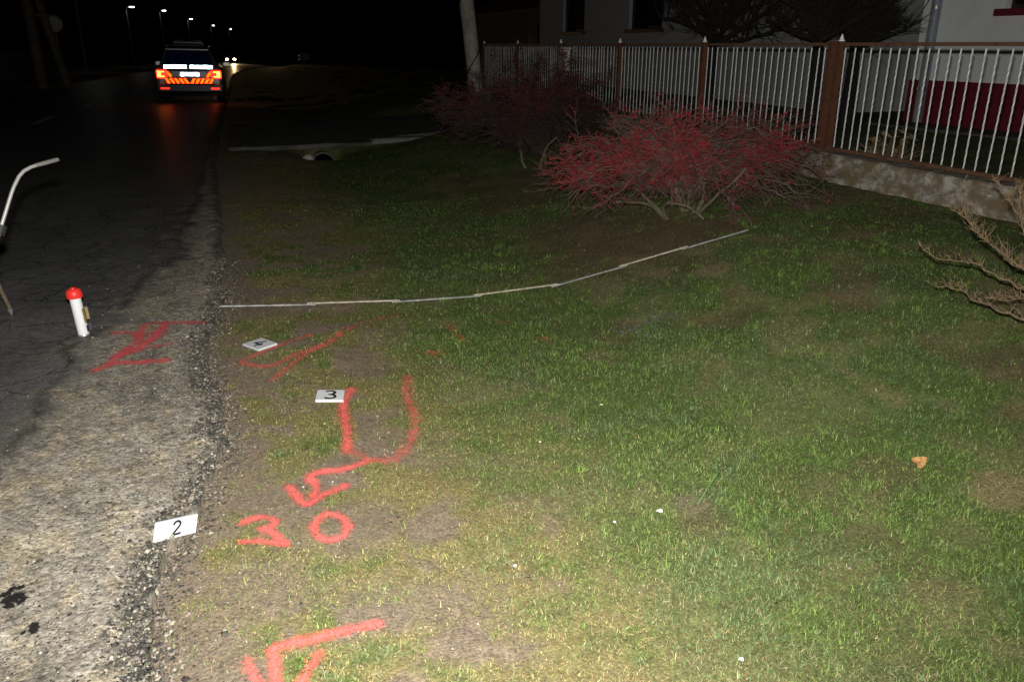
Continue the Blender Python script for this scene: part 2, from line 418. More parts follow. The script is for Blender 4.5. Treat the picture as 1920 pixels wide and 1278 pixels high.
# ------------------------------------------------------------------ mesh builders
class MB:
    def __init__(s): s.v = []; s.f = []; s.n = 0
    def add(s, v, f):
        o = s.n
        v = [tuple(map(float, p)) for p in v]
        s.v += v; s.f += [tuple(i + o for i in q) for q in f]; s.n += len(v)
        return s
    def box(s, c, d, rot=None, taper=1.0):
        hx, hy, hz = d[0] / 2, d[1] / 2, d[2] / 2
        P = []
        for z, k in ((-hz, 1), (hz, taper)):
            for x, y in ((-hx, -hy), (hx, -hy), (hx, hy), (-hx, hy)):
                P.append(Vector((x * k, y * k, z)))
        if rot is not None: P = [rot @ p for p in P]
        P = [p + Vector(c) for p in P]
        return s.add(P, [(3, 2, 1, 0), (4, 5, 6, 7), (0, 1, 5, 4), (1, 2, 6, 5), (2, 3, 7, 6), (3, 0, 4, 7)])
    def bbox(s, c, d, bev=.004, rot=None):
        hx, hy, hz = d[0] / 2, d[1] / 2, d[2] / 2
        P = []
        for z, k in ((-hz, bev), (-hz + bev, 0), (hz - bev, 0), (hz, bev)):
            for x, y in ((-hx + k, -hy + k), (hx - k, -hy + k), (hx - k, hy - k), (-hx + k, hy - k)):
                P.append(Vector((x, y, z)))
        if rot is not None: P = [rot @ p for p in P]
        P = [p + Vector(c) for p in P]
        F = [(3, 2, 1, 0), (12, 13, 14, 15)]
        for r in range(3):
            for i in range(4):
                j = (i + 1) % 4
                F.append((r * 4 + i, r * 4 + j, r * 4 + 4 + j, r * 4 + 4 + i))
        return s.add(P, F)
    def tube(s, pts, rad, n=8, cap=True):
        pts = [Vector(p) for p in pts]
        if not hasattr(rad, '__len__'): rad = [rad] * len(pts)
        V = []; F = []
        ref = Vector((0.13, 0.27, 1)).normalized()
        for i, p in enumerate(pts):
            t = (pts[min(i + 1, len(pts) - 1)] - pts[max(i - 1, 0)]).normalized()
            if abs(t.dot(ref)) > .95: rr = Vector((1, 0.2, 0)).normalized()
            else: rr = ref
            a = t.cross(rr).normalized(); b = t.cross(a).normalized()
            for k in range(n):
                q = 2 * math.pi * k / n
                V.append(p + (a * math.cos(q) + b * math.sin(q)) * rad[i])
        for i in range(len(pts) - 1):
            for k in range(n):
                j = (k + 1) % n
                F.append((i * n + k, i * n + j, i * n + n + j, i * n + n + k))
        if cap:
            F.append(tuple(range(n))); F.append(tuple(range((len(pts) - 1) * n, len(pts) * n))[::-1])
        return s.add(V, F)
    def lathe(s, prof, n=24, c=(0, 0, 0), mtx=None):
        V = []; F = []
        for r, z in prof:
            for k in range(n):
                q = 2 * math.pi * k / n
                p = Vector((r * math.cos(q), r * math.sin(q), z))
                V.append((mtx @ p if mtx is not None else p) + Vector(c))
        for i in range(len(prof) - 1):
            for k in range(n):
                j = (k + 1) % n
                F.append((i * n + k, i * n + j, i * n + n + j, i * n + n + k))
        F.append(tuple(range(n))[::-1]); F.append(tuple(range((len(prof) - 1) * n, len(prof) * n)))
        return s.add(V, F)
    def build(s, name, m, parent=None, smooth=False):
        me = bpy.data.meshes.new(name)
        me.from_pydata(s.v, [], s.f)
        me.update()
        if smooth:
            me.polygons.foreach_set('use_smooth', [True] * len(me.polygons))
            try: me.set_sharp_from_angle(angle=R(40))
            except Exception: pass
        me.materials.append(m if not isinstance(m, str) else M[m])
        return link(name, me, parent)

def link(name, me, parent=None):
    o = bpy.data.objects.new(name, me)
    COL.objects.link(o)
    if parent is not None: o.parent = parent
    return o

def tag(o, label=None, cat=None, group=None, kind=None):
    if label: o['label'] = label
    if cat: o['category'] = cat
    if group: o['group'] = group
    if kind: o['kind'] = kind
    return o

def empty(name, loc=(0, 0, 0), rz=0., label=None, cat=None, group=None):
    o = bpy.data.objects.new(name, None); COL.objects.link(o)
    o.empty_display_size = .1
    o.location = loc; o.rotation_euler = (0, 0, rz)
    return tag(o, label, cat, group)

def copy_tree(o, parent=None):
    c = o.copy(); COL.objects.link(c); c.parent = parent
    for ch in o.children: copy_tree(ch, c)
    return c

def fast_mesh(name, V, T, m, tint=None, wear=None, parent=None, quads=False):
    V = np.asarray(V, np.float32); T = np.asarray(T, np.int32)
    k = 4 if quads else 3
    me = bpy.data.meshes.new(name)
    me.vertices.add(len(V)); me.vertices.foreach_set('co', V.ravel())
    me.loops.add(T.size); me.loops.foreach_set('vertex_index', T.ravel())
    me.polygons.add(len(T)); me.polygons.foreach_set('loop_start', np.arange(0, T.size, k, dtype=np.int32))
    me.update(calc_edges=True)
    if tint is not None:
        a = me.color_attributes.new('tint', 'FLOAT_COLOR', 'POINT')
        c = np.ones((len(V), 4), np.float32); c[:, :3] = tint
        a.data.foreach_set('color', c.ravel())
    if wear is not None:
        a = me.attributes.new('wear', 'FLOAT', 'POINT')
        a.data.foreach_set('value', np.asarray(wear, np.float32).ravel())
    me.materials.append(M[m] if isinstance(m, str) else m)
    me.validate()
    return link(name, me, parent)

def grid_faces(nx, ny):
    i, j = np.meshgrid(np.arange(nx - 1), np.arange(ny - 1), indexing='ij')
    a = (i * ny + j).ravel()
    return np.stack([a, a + ny, a + ny + 1, a + 1], 1)

def steps(*segs):
    """concatenate (start, stop, spacing) runs into one rising array"""
    out = []
    for a, b, d in segs:
        n = max(1, int(round((b - a) / d)))
        out.append(np.linspace(a, b, n, endpoint=False))
    out.append(np.array([segs[-1][1]]))
    return np.concatenate(out)

def geo_steps(a, b, d0, k=1.18):
    out = [a]; d = d0
    while out[-1] < b:
        out.append(out[-1] + d); d *= k
    return np.array(out)

# ------------------------------------------------------------------ paint strokes, from picture to ground
STROKES = {   # name: (material, strokes [(px list, width px, strength)])
    'road_scrawl': ('paint', [
        ([(183, 695), (216, 684), (259, 681), (313, 677)], 22, 1.0),
        ([(201, 688), (230, 663), (259, 641), (273, 612), (309, 607), (381, 607)], 17, .85),
        ([(214, 672), (252, 659), (288, 636), (309, 612)], 20, 1.0),
        ([(216, 627), (248, 627), (266, 638)], 17, .85),
        ([(252, 659), (324, 648)], 13, .7)]),
    'looped_stroke': ('paint_grass', [
        ([(580, 628), (535, 644), (456, 678), (507, 687), (558, 664), (608, 647), (662, 613)], 14, .72),
        ([(662, 613), (700, 602), (752, 588)], 13, .38),
        ([(507, 715), (541, 690), (580, 661), (606, 647)], 14, .62)]),
    'bag_outline': ('paint_grass', [
        ([(659, 729), (644, 763), (651, 813), (650, 850)], 19, 1.0),
        ([(650, 842), (696, 863), (738, 861), (769, 830), (780, 794), (763, 740), (766, 706)], 22, .6)]),
    'hooked_arrow': ('paint_grass', [
        ([(690, 864), (653, 878), (604, 886), (581, 894), (592, 915), (589, 930), (576, 947)], 20, 1.0),
        ([(542, 914), (573, 947), (606, 930), (651, 911)], 19, 1.05)]),
    'numeral_three': ('paint_grass', [
        ([(455, 981), (485, 971), (507, 973), (516, 984), (494, 992), (514, 1001), (528, 1016), (536, 1023)], 19, 1.1),
        ([(456, 1018), (490, 1016), (536, 1022)], 18, 1.05)]),
    'circle': ('paint_grass', [
        ([(620 + 31 * math.cos(t), 989 + 24 * math.sin(t)) for t in np.linspace(0, 2 * math.pi, 25)], 19, 1.1)]),
    'cornered_arrow': ('paint_grass', [
        ([(713, 1170), (614, 1191), (525, 1213), (514, 1226), (516, 1260), (520, 1300), (521, 1330)], 25, 1.1),
        ([(464, 1241), (480, 1275), (521, 1335), (555, 1295), (598, 1228)], 27, .95)]),
    'dot_scatter': ('paint_faint', [
        ([(806, 661), (820, 665)], 16, .8), ([(838, 608), (868, 640)], 14, .6), ([(920, 600), (950, 604)], 14, .5),
        ([(1010, 633), (1030, 640)], 14, .5)]),
}
def resample(P, d):
    P = np.asarray(P, float)
    # smooth with Catmull-Rom
    out = []
    n = len(P)
    for i in range(n - 1):
        p0 = P[max(i - 1, 0)]; p1 = P[i]; p2 = P[i + 1]; p3 = P[min(i + 2, n - 1)]
        m = max(2, int(np.linalg.norm(p2 - p1) / d))
        for t in np.linspace(0, 1, m, endpoint=False):
            out.append(.5 * ((2 * p1) + (-p0 + p2) * t + (2 * p0 - 5 * p1 + 4 * p2 - p3) * t * t + (-p0 + 3 * p1 - 3 * p2 + p3) * t ** 3))
    out.append(P[-1])
    return np.array(out)

WSTROKES = []            # (points XY, halfwidth m, strength) for tinting the blades
MARKS = {}
for nm, (mt, sts) in STROKES.items():
    MARKS[nm] = (mt, [])
    for pl, wpx, st in sts:
        P = np.array([on_ground(*p) for p in pl])
        zc = float((P - [0, 0, EYE]).mean(0) @ fw)
        hw = wpx * zc / FPX / 2 * (1.9 if pl[0][1] < 720 else 1.75)
        C = resample(P[:, :2], .012)
        WSTROKES.append((C, hw, st))
        MARKS[nm][1].append((C, hw, st))

def paint_amount(X, Y):
    A = np.zeros(len(X))
    for C, hw, st in WSTROKES:
        lo = C.min(0) - hw; hi = C.max(0) + hw
        idx = np.where((X > lo[0]) & (X < hi[0]) & (Y > lo[1]) & (Y < hi[1]))[0]
        if len(idx) == 0: continue
        d = np.full(len(idx), 9.)
        for c in C[::2]:
            d = np.minimum(d, np.hypot(X[idx] - c[0], Y[idx] - c[1]))
        A[idx] = np.maximum(A[idx], st * np.clip(1.25 - d / hw, 0, 1))
    return A

# ------------------------------------------------------------------ ground cover
SOIL = np.array([.222, .174, .128]); MOSS = np.array([.22, .185, .075]); GREEN = np.array([.082, .126, .034])
DRY = np.array([.215, .188, .092]); LITTER = np.array([.140, .095, .058])
def gp(x, y): return on_ground(x, y)[:2]
BARE = [(gp(680, 985), .20, .9), (gp(560, 985), .16, .7), (gp(480, 1110), .2, .8), (gp(830, 1130), .15, .9), (gp(700, 1120), .13, .6), (gp(470, 925), .16, .8),
        (gp(470, 700), .2, .7), (gp(360, 1230), .22, .9), (gp(780, 1000), .1, .7), (gp(1290, 945), .08, .6), (gp(550, 760), .12, .6), (gp(610, 1110), .1, .5)]
BROWN = [(gp(1200, 450), .75, 1.), (gp(1080, 440), .6, .9), (gp(1120, 500), .45, .8), (gp(880, 350), .6, .6), (gp(960, 380), .5, .8), (gp(1330, 430), .35, .8), (gp(1900, 680), .2, .8), (gp(1000, 330), .7, .8), (gp(1320, 980), .1, .6),
         (gp(1250, 500), .4, .5), (gp(1600, 360), .45, .7), (gp(1700, 400), .3, .5), (gp(1900, 560), .3, .5)]
DRYS = [(gp(950, 1200), .42, .6), (gp(800, 900), .25, .4), (gp(1340, 505), .14, 1.0), (gp(1880, 915), .13, 1.), (gp(1400, 720), .3, .35), (gp(1500, 760), .3, .4), (gp(880, 1040), .3, .5),
        (gp(1180, 1230), .3, .5), (gp(1760, 1130), .15, .6), (gp(1040, 1130), .25, .4)]
LUSH = [(gp(1030, 690), .3, .9), (gp(1100, 620), .4, .8), (gp(1450, 950), .28, .9), (gp(1250, 860), .2, .8), (gp(1600, 1000), .3, .6), (gp(1300, 560), .4, .5), (gp(850, 470), .8, .5),
        (gp(1460, 480), .4, .7), (gp(1850, 810), .15, .9), (gp(880, 630), .3, .4), (gp(1500, 1120), .25, .5), (gp(1080, 750), .2, .6), (gp(1350, 900), .2, .6)]
def blobs(L, X, Y, n):
    a = np.zeros_like(X)
    for (c, r, s) in L:
        d = np.hypot(X - c[0], Y - c[1]) / r
        a = np.maximum(a, s * sstep(1.25, .45, d + (n - .5) * 1.1))
    return a

def cover(X, Y):
    """weights of soil, moss, green, dry, litter"""
    n1 = fbm(X * 1.4, Y * 1.4, 21); n2 = fbm(X * 4.5, Y * 4.5, 22); n3 = fbm(X * 11, Y * 11, 23)
    Xr = X - bend(Y); u = Xr - edge(Y)
    verge = sstep(1.25, .5, Xr + 1.2 * (n1 - .5) + .5 * (n2 - .5))
    soil = verge * sstep(.47, .62, n2 * .65 + n3 * .35 + .16 * sstep(.35, .0, u))
    soil = np.maximum(soil, sstep(.10, .02, u + .06 * (n3 - .5)))
    soil = np.maximum(soil, blobs(BARE, X, Y, n2))
    moss = verge * (1 - soil) * sstep(.30, .5, n3 * .5 + n1 * .5)
    dry = .55 * sstep(.48, .66, n2) * sstep(.2, .9, Xr) * (1 - verge * .6)
    dry = np.maximum(dry, .4 * sstep(3.4, 2.0, Y) * sstep(2.1, 1.2, Xr) * sstep(.4, 1., Xr))
    dry = np.maximum(dry, blobs(DRYS, X, Y, n2))
    lush = np.maximum(blobs(LUSH, X, Y, n2), .55 * sstep(.8, 1.4, Xr) * sstep(2.6, 1.9, Xr) * sstep(.4, .6, n1))
    lit = np.maximum(blobs(BROWN, X, Y, n2), .5 * sstep(.58, .72, fbm(X * 3.1, Y * 3.1, 25)) * sstep(1.2, 2.2, Xr))
    spot = blobs([q for q in DRYS if q[2] >= 1], X, Y, n2)
    dry = np.maximum(dry * (1 - .75 * lush), 1.8 * spot); lit = lit * (1 - spot)
    g = np.clip(1 - soil - moss * .75 - dry * .8 - lit * .8, .05, 1) * (1 - .9 * soil)
    return soil, moss, g + lush * .5, dry * (1 - soil), lit * (1 - soil)

def mixcol(W, jitter=None):
    s = sum(W) + 1e-6
    cols = (SOIL, MOSS, GREEN, DRY, LITTER)
    return sum(w[:, None] * c[None, :] for w, c in zip(W, cols)) / s[:, None]

xs = np.concatenate([-geo_steps(1.0, 900, .5, 1.25)[::-1], steps((-.98, -.45, .1), (-.45, 5.6, .03), (5.6, 8, .15)), geo_steps(8.2, 900, .3, 1.25)])
ys = np.concatenate([-geo_steps(-.4, 300, .3, 1.4)[::-1], steps((.5, 1.3, .1), (1.3, 7.5, .03), (7.5, 20, .12)), geo_steps(20.3, 1800, .35, 1.07)])
GX, GY = np.meshgrid(xs, ys, indexing='ij')
gx, gy = GX.ravel(), GY.ravel()
gz = ground_z(gx, gy)
W = cover(gx, gy)
gcol = mixcol(W) * .92
ground = fast_mesh('lawn', np.stack([gx, gy, gz], 1), grid_faces(len(xs), len(ys)), 'ground', gcol, quads=True)
ground.data.polygons.foreach_set('use_smooth', [True] * len(ground.data.polygons))
tag(ground, 'patchy lawn verge with a shallow ditch beside the road', kind='structure')

# ------------------------------------------------------------------ road
sarr = np.concatenate([np.linspace(0, .62, 14, endpoint=False), np.linspace(.62, .80, 30, endpoint=False), np.linspace(.80, 1.0, 125)])
yr = np.concatenate([-geo_steps(-.5, 200, .4, 1.4)[::-1], steps((.55, 1.3, .08), (1.3, 7, .014), (7, 14, .05)), geo_steps(14.1, 420, .1, 1.035)])
SS, YY = np.meshgrid(sarr, yr, indexing='ij')
s_, y_ = SS.ravel(), YY.ravel()
re = edge(y_); le = -7.75 + .15 * (fbm(y_ * .8, y_ * 0, 44) - .5)
x_ = le + (re - le) * s_ + bend(y_)
xr_ = x_ - bend(y_)
u_ = re - xr_                                     # distance in from the right edge
lightw = np.interp(y_, [0, 1.8, 2.6, 3.3, 4.2, 5.5, 6.8, 9, 13, 400], [1.0, .95, .85, .78, .68, .55, .38, .22, .12, .0])
nA = fbm(x_ * 3, y_ * 3, 51); nB = fbm(x_ * 9, y_ * 9, 52); nC = fbm(x_ * 60, y_ * 60, 53, 2)
wear = sstep(lightw + .16, lightw - .22, u_ + .42 * (nA - .5) + .25 * (nB - .5))
crumb = sstep(.13, .02, u_ + .12 * (nB - .5) + .06 * (nA - .5))            # dark broken edge
crumb = np.maximum(crumb, .8 * sstep(.60, .72, nB * .6 + nA * .4) * sstep(.4, .1, u_))
seam = np.exp(-((u_ - lightw - .02 + .15 * (nA - .5)) / .035) ** 2) * sstep(.35, .6, nB + .15)
dark = np.array([.128, .128, .124]); lightc = np.array([.250, .228, .190]); crumbc = np.array([.040, .037, .032])
ac = dark[None] * (1 - wear[:, None]) + lightc[None] * wear[:, None]
nD = fbm(x_ * 24, y_ * 15, 57, 3)
ac = ac * (.62 + .5 * nA[:, None] + .55 * (nD[:, None] - .28) * wear[:, None]) * (1 - .28 * sstep(.1, .32, u_) * sstep(.6, .3, u_) * sstep(.55, .65, nB))[:, None]
tanp = sstep(.52, .68, fbm(x_ * 17, y_ * 12, 58, 3))[:, None] * wear[:, None]
ac = ac * (1 + tanp * np.array([[.16, .10, -.04]]))
ac = ac * (1 - .7 * crumb[:, None]) + crumbc[None] * .7 * crumb[:, None]
ac = ac * (1 - .6 * (seam * wear ** .3)[:, None])
z_ = road_z(x_, y_) + wear * .0035 * (nC - .5) * (y_ < 9) - crumb * .018 * (.4 + nC) - sstep(.012, 0., u_) * .05
road = fast_mesh('road', np.stack([x_, y_, z_], 1), grid_faces(len(sarr), len(yr)), 'road', ac, np.clip(wear + crumb, 0, 1), quads=True)
road.data.polygons.foreach_set('use_smooth', [True] * len(road.data.polygons))
tag(road, 'worn asphalt road with a crumbling pale edge', kind='structure')

# dashes of the centre line: parts of the road
for i, (a, b_) in enumerate([(14.2, 16.0), (19.5, 21.4), (25.1, 26.8), (30.2, 31.9), (35.0, 36.7), (39.7, 41.4), (44.5, 46.2), (49.3, 51)]):
    yy = np.linspace(a, b_, 12); V = []; F = []
    cx = np.interp(a, [14, 40], [-4.25, -3.7])
    for k, y in enumerate(yy):
        for sx in (-.06, .06):
            x = cx + sx + .02 * (random.random() - .5)
            V.append((x + float(bend(y)), y, float(road_z(x, y)) + .006))
        if k: F.append((2 * k - 2, 2 * k - 1, 2 * k + 1, 2 * k))
    MB().add(V, F).build('lane_dash', 'dashpaint', road)
# dark drips on the tarmac: parts of the road
for (px_, py_, r0) in [(20, 1128, .022), (33, 1122, .020), (42, 1130, .014), (18, 1140, .013), (40, 1105, .011), (65, 1181, .018), (45, 1190, .007), (12, 1118, .014), (25, 1108, .012)]:
    p = on_ground(px_, py_)
    V = [(p[0], p[1], p[2] + .010)]; n = 20; ph = random.random() * 9; al = [1.0]; F = []
    for ring_ in (.55, 1.0):
        for k in range(n):
            t = 2 * math.pi * k / n
            r = r0 * 1.15 * ring_ * (1 + .22 * math.sin(2 * t + ph) + .12 * math.sin(5 * t + ph * 2))
            V.append((p[0] + r * math.cos(t), p[1] + 1.3 * r * math.sin(t), p[2] + .010)); al.append(1.0 if ring_ < 1 else .0)
    T_ = [(0, 1 + k, 1 + (k + 1) % n) for k in range(n)] + [(1 + k, 1 + n + k, 1 + n + (k + 1) % n) for k in range(n)] + [(1 + k, 1 + n + (k + 1) % n, 1 + (k + 1) % n) for k in range(n)]
    fast_mesh('oil_drip', np.array(V), np.array(T_), 'drip', None, np.array(al), parent=road)

# loose chippings along the broken edge and in the verge: nobody could count them
def scatter_chips(n, xsamp, ysamp, rmin, rmax, dark_share, name, label):
    Y = ysamp(n); X = edge(Y) + xsamp(n, Y)
    onroad = X < edge(Y)
    Z = np.where(onroad, road_z(X, Y), ground_z(X, Y))
    rad = rng.uniform(rmin, rmax, n) * rng.lognormal(0, .35, n)
    base = np.array([[1, 0, 0], [0, 1, 0], [-1, 0, 0], [0, -1, 0], [0, 0, .75], [0, 0, -.6]])
    V = base[None] * rad[:, None, None] * rng.uniform(.65, 1.3, (n, 6, 1))
    a = rng.uniform(0, 6.28, n); ca, sa = np.cos(a), np.sin(a)
    x = V[..., 0] * ca[:, None] - V[..., 1] * sa[:, None]; y = V[..., 0] * sa[:, None] + V[..., 1] * ca[:, None]
    til = rng.uniform(-.4, .4, (n, 1))
    P = np.stack([x + X[:, None], y + Y[:, None], V[..., 2] * .8 + x * til + (Z - rad * .1)[:, None]], -1)
    T0 = np.array([[0, 1, 4], [1, 2, 4], [2, 3, 4], [3, 0, 4], [1, 0, 5], [2, 1, 5], [3, 2, 5], [0, 3, 5]])
    T = T0[None] + (np.arange(n) * 6)[:, None, None]
    dk = rng.random(n) < dark_share
    c = np.where(dk[:, None], np.array([.05, .047, .042]), np.array([.19, .172, .14])) * rng.lognormal(0, .35, (n, 1)) * (1 + rng.uniform(-.08, .08, (n, 3)))
    o = fast_mesh(name, P.reshape(-1, 3), T.reshape(-1, 3), 'chip', np.repeat(np.clip(c, .01, .7), 6, 0))
    return tag(o, label, 'gravel', kind='stuff')
ynear = lambda n: 1.3 + 5.2 * rng.random(n) ** 1.6
scatter_chips(9000, lambda n, Y: rng.normal(.0, .05, n), ynear, .003, .008, .62, 'edge_rubble', 'dark and pale asphalt crumbs along the broken road edge')
scatter_chips(16000, lambda n, Y: -np.abs(rng.normal(0, .45, n)) * np.interp(Y, [1, 6, 12], [1, .6, .3]), ynear, .002, .0055, .45, 'road_chippings', 'pale and dark chippings bedded in the worn road edge strip')
scatter_chips(4500, lambda n, Y: np.abs(rng.normal(0, .5, n)), ynear, .0015, .005, .4, 'verge_grit', 'fine grit lying on the bare verge')

# ------------------------------------------------------------------ grass
def grass_points(n, ylo, yhi, amax):
    """positions with density thinning away from where the lawn is trodden close"""
    r = np.exp(rng.uniform(math.log(ylo), math.log(yhi), n * 1))           # density ~ 1/r^2
    return r
def make_grass():
    XS = []; YS = []
    # three rings, density falling with distance
    for r0, r1, dens in [(1.2, 2.4, 38000), (2.4, 3.4, 27000), (3.4, 4.6, 17000), (4.6, 6.2, 9000), (6.2, 9.0, 4200), (9.0, 14, 1000)]:
        a0, a1 = R(-28), R(68)                                            # from the road side round past the fence
        n = int(dens * (r1 * r1 - r0 * r0) / 2 * (a1 - a0))
        rr = np.sqrt(rng.uniform(r0 * r0, r1 * r1, n)); aa = rng.uniform(a0, a1, n)
        XS.append(rr * np.sin(aa)); YS.append(rr * np.cos(aa))
    X = np.concatenate(XS); Y = np.concatenate(YS)
    ok = (X > edge(Y) - .01) & (X < 5.5) & ~((Y > 13.3) & (Y < 18.7) & (X < 5.6))
    X, Y = X[ok], Y[ok]
    W = cover(X, Y)
    soil, moss, g, dry, lit = W
    n4 = fbm(X * 22, Y * 22, 61, 2)
    p = np.clip(1 - soil * .93 - .55 * lit, .03, 1) * (.55 + .9 * sstep(.3, .6, n4))
    keep = rng.random(len(X)) < p
    X, Y = X[keep], Y[keep]; W = [w[keep] for w in W]
    soil, moss, g, dry, lit = W
    N = len(X)
    # species of every blade
    g = g * .8 + .16; f9 = fbm(X * 9, Y * 9, 63, 3); f20 = fbm(X * 26, Y * 26, 64, 2)
    dry = dry * .75 + .10 + .42 * sstep(.50, .66, f9 * .5 + f20 * .5); lit = lit * 1.5 + .05 + .40 * sstep(.52, .66, fbm(X * 7, Y * 7, 65, 3)) * sstep(.8, 1.6, X)
    t = rng.random(N) * (moss + g + dry + lit * .7 + .02)
    col = np.empty((N, 3))
    L = np.empty(N)
    isM = t < moss; isG = (~isM) & (t < moss + g); isD = (~isM) & (~isG) & (t < moss + g + dry); isL = ~(isM | isG | isD)
    k = rng.random(N)
    v1 = fbm(X * 2.2, Y * 2.2, 71)
    gA = np.array([.094, .166, .036]); gB = np.array([.196, .274, .074]); gC = np.array([.140, .198, .118])
    mixg = np.clip(k * .9 + (v1 - .5) * 1.1, 0, 1)[:, None]
    gcol_ = gA * (1 - mixg) + gB * mixg
    blu = (fbm(X * 3.3, Y * 3.3, 73) > .56)[:, None]
    gcol_ = np.where(blu, gcol_ * .5 + gC * .5, gcol_)
    col[isG] = gcol_[isG]
    col[isM] = (np.array([.35, .28, .11]) * rng.lognormal(0, .3, (N, 1)))[isM]
    col[isD] = (np.array([.25, .216, .106]) * rng.lognormal(0, .33, (N, 1)))[isD]
    col[isL] = (np.array([.145, .092, .050]) * rng.lognormal(0, .4, (N, 1)))[isL]
    stray = rng.random(N) < .10                                           # straw among the green everywhere
    col[stray] = (np.array([.29, .25, .14]) * rng.lognormal(0, .25, (N, 1)))[stray]
    col *= rng.lognormal(0, .30, (N, 1))
    lush = np.clip(g - .75, 0, .75)
    L = .0145 * rng.lognormal(0, .38, N) * (1 + .8 * lush)
    L[isM] *= .5; L[isD] *= 1.05; L[isL] *= .8
    wdt = rng.uniform(.0011, .0024, N) * (1 + .12 * np.clip(np.hypot(X, Y) - 2.5, 0, 8))
    lean = np.where(isD | isL | stray, rng.uniform(.75, 1.5, N), rng.uniform(.25, 1.25, N))
    az = rng.uniform(0, 2 * math.pi, N)
    A = paint_amount(X, Y)
    red = rng.random(N) < np.clip(A * 1.1 - .12, 0, .88)
    rc = np.array([.76, .125, .10]) * rng.lognormal(0, .15, (N, 1))
    col[red] = (.88 * rc + .12 * col * 2)[red]
    L[red] *= .8
    bp_ = gp(1212, 608); bl = (rng.random(N) < .55 * np.clip(1.3 - np.hypot((X - bp_[0]) / .20, (Y - bp_[1]) / .14), 0, 1))
    col[bl] = (np.array([.20, .29, .29]) * rng.lognormal(0, .2, (N, 1)))[bl]
    Z = ground_z(X, Y) - .002
    d = np.stack([np.cos(az) * np.sin(lean), np.sin(az) * np.sin(lean), np.cos(lean)], 1)
    side = np.stack([-np.sin(az), np.cos(az), np.zeros(N)], 1) * wdt[:, None]
    b0 = np.stack([X, Y, Z], 1)
    lean2 = np.clip(lean + rng.uniform(.1, .6, N), 0, 1.62)
    d2 = np.stack([np.cos(az) * np.sin(lean2), np.sin(az) * np.sin(lean2), np.cos(lean2)], 1)
    mid = b0 + d * (L * .55)[:, None]; tip = mid + d2 * (L * .5)[:, None]
    V = np.stack([b0 - side * .6, b0 + side * .6, mid - side * .5, mid + side * .5, tip], 1)
    T = np.array([[0, 1, 3], [0, 3, 2], [2, 3, 4]])[None] + (np.arange(N) * 5)[:, None, None]
    V = V.reshape(-1, 3); T = T.reshape(-1, 3); C5 = np.repeat(np.clip(col, .005, .8), 5, 0)
    # scattered tufts of longer, lusher blades and flat straw
    nt_ = 900
    tx = rng.uniform(.3, 4.6, nt_); ty = rng.uniform(1.3, 6.5, nt_)
    wt = cover(tx, ty); kp = rng.random(nt_) < np.clip(wt[2] * .8 - wt[0], .03, 1)
    tx, ty = tx[kp], ty[kp]
    m = 26; n = len(tx) * m
    bx_ = np.repeat(tx, m) + rng.normal(0, .018, n); by_ = np.repeat(ty, m) + rng.normal(0, .018, n)
    az = np.arctan2(by_ - np.repeat(ty, m), bx_ - np.repeat(tx, m)) + rng.normal(0, .7, n)
    ln = rng.uniform(.1, .9, n); LL = rng.uniform(.018, .042, n) * np.repeat(rng.uniform(.7, 1.3, len(tx)), m); ww = rng.uniform(.0010, .0020, n)
    z0 = ground_z(bx_, by_)
    d = np.stack([np.cos(az) * np.sin(ln), np.sin(az) * np.sin(ln), np.cos(ln)], 1); l2 = np.clip(ln + .5, 0, 1.6)
    d2 = np.stack([np.cos(az) * np.sin(l2), np.sin(az) * np.sin(l2), np.cos(l2)], 1)
    sd_ = np.stack([-np.sin(az), np.cos(az), np.zeros(n)], 1) * ww[:, None]
    b0 = np.stack([bx_, by_, z0], 1); md = b0 + d * (LL * .55)[:, None]; tp = md + d2 * (LL * .5)[:, None]
    V2 = np.stack([b0 - sd_ * .7, b0 + sd_ * .7, md - sd_ * .6, md + sd_ * .6, tp], 1).reshape(-1, 3)
    T2 = (np.array([[0, 1, 3], [0, 3, 2], [2, 3, 4]])[None] + (np.arange(n) * 5)[:, None, None]).reshape(-1, 3) + len(V)
    tc_ = np.repeat(np.array([[.085, .15, .03]]) * rng.lognormal(0, .3, (len(tx), 1)) + rng.uniform(0, .05, (len(tx), 1)) * np.array([[1, .9, .3]]), m, 0) * rng.lognormal(0, .2, (n, 1))
    return N + n, np.vstack([V, V2]), np.vstack([T, T2]), np.vstack([C5, np.repeat(tc_, 5, 0)])
NG, gv, gt, gc = make_grass()
grass = fast_mesh('grass', gv, gt, 'blade', gc)
tag(grass, 'short patchy grass, moss and straw covering the verge and ditch', 'grass', kind='stuff')

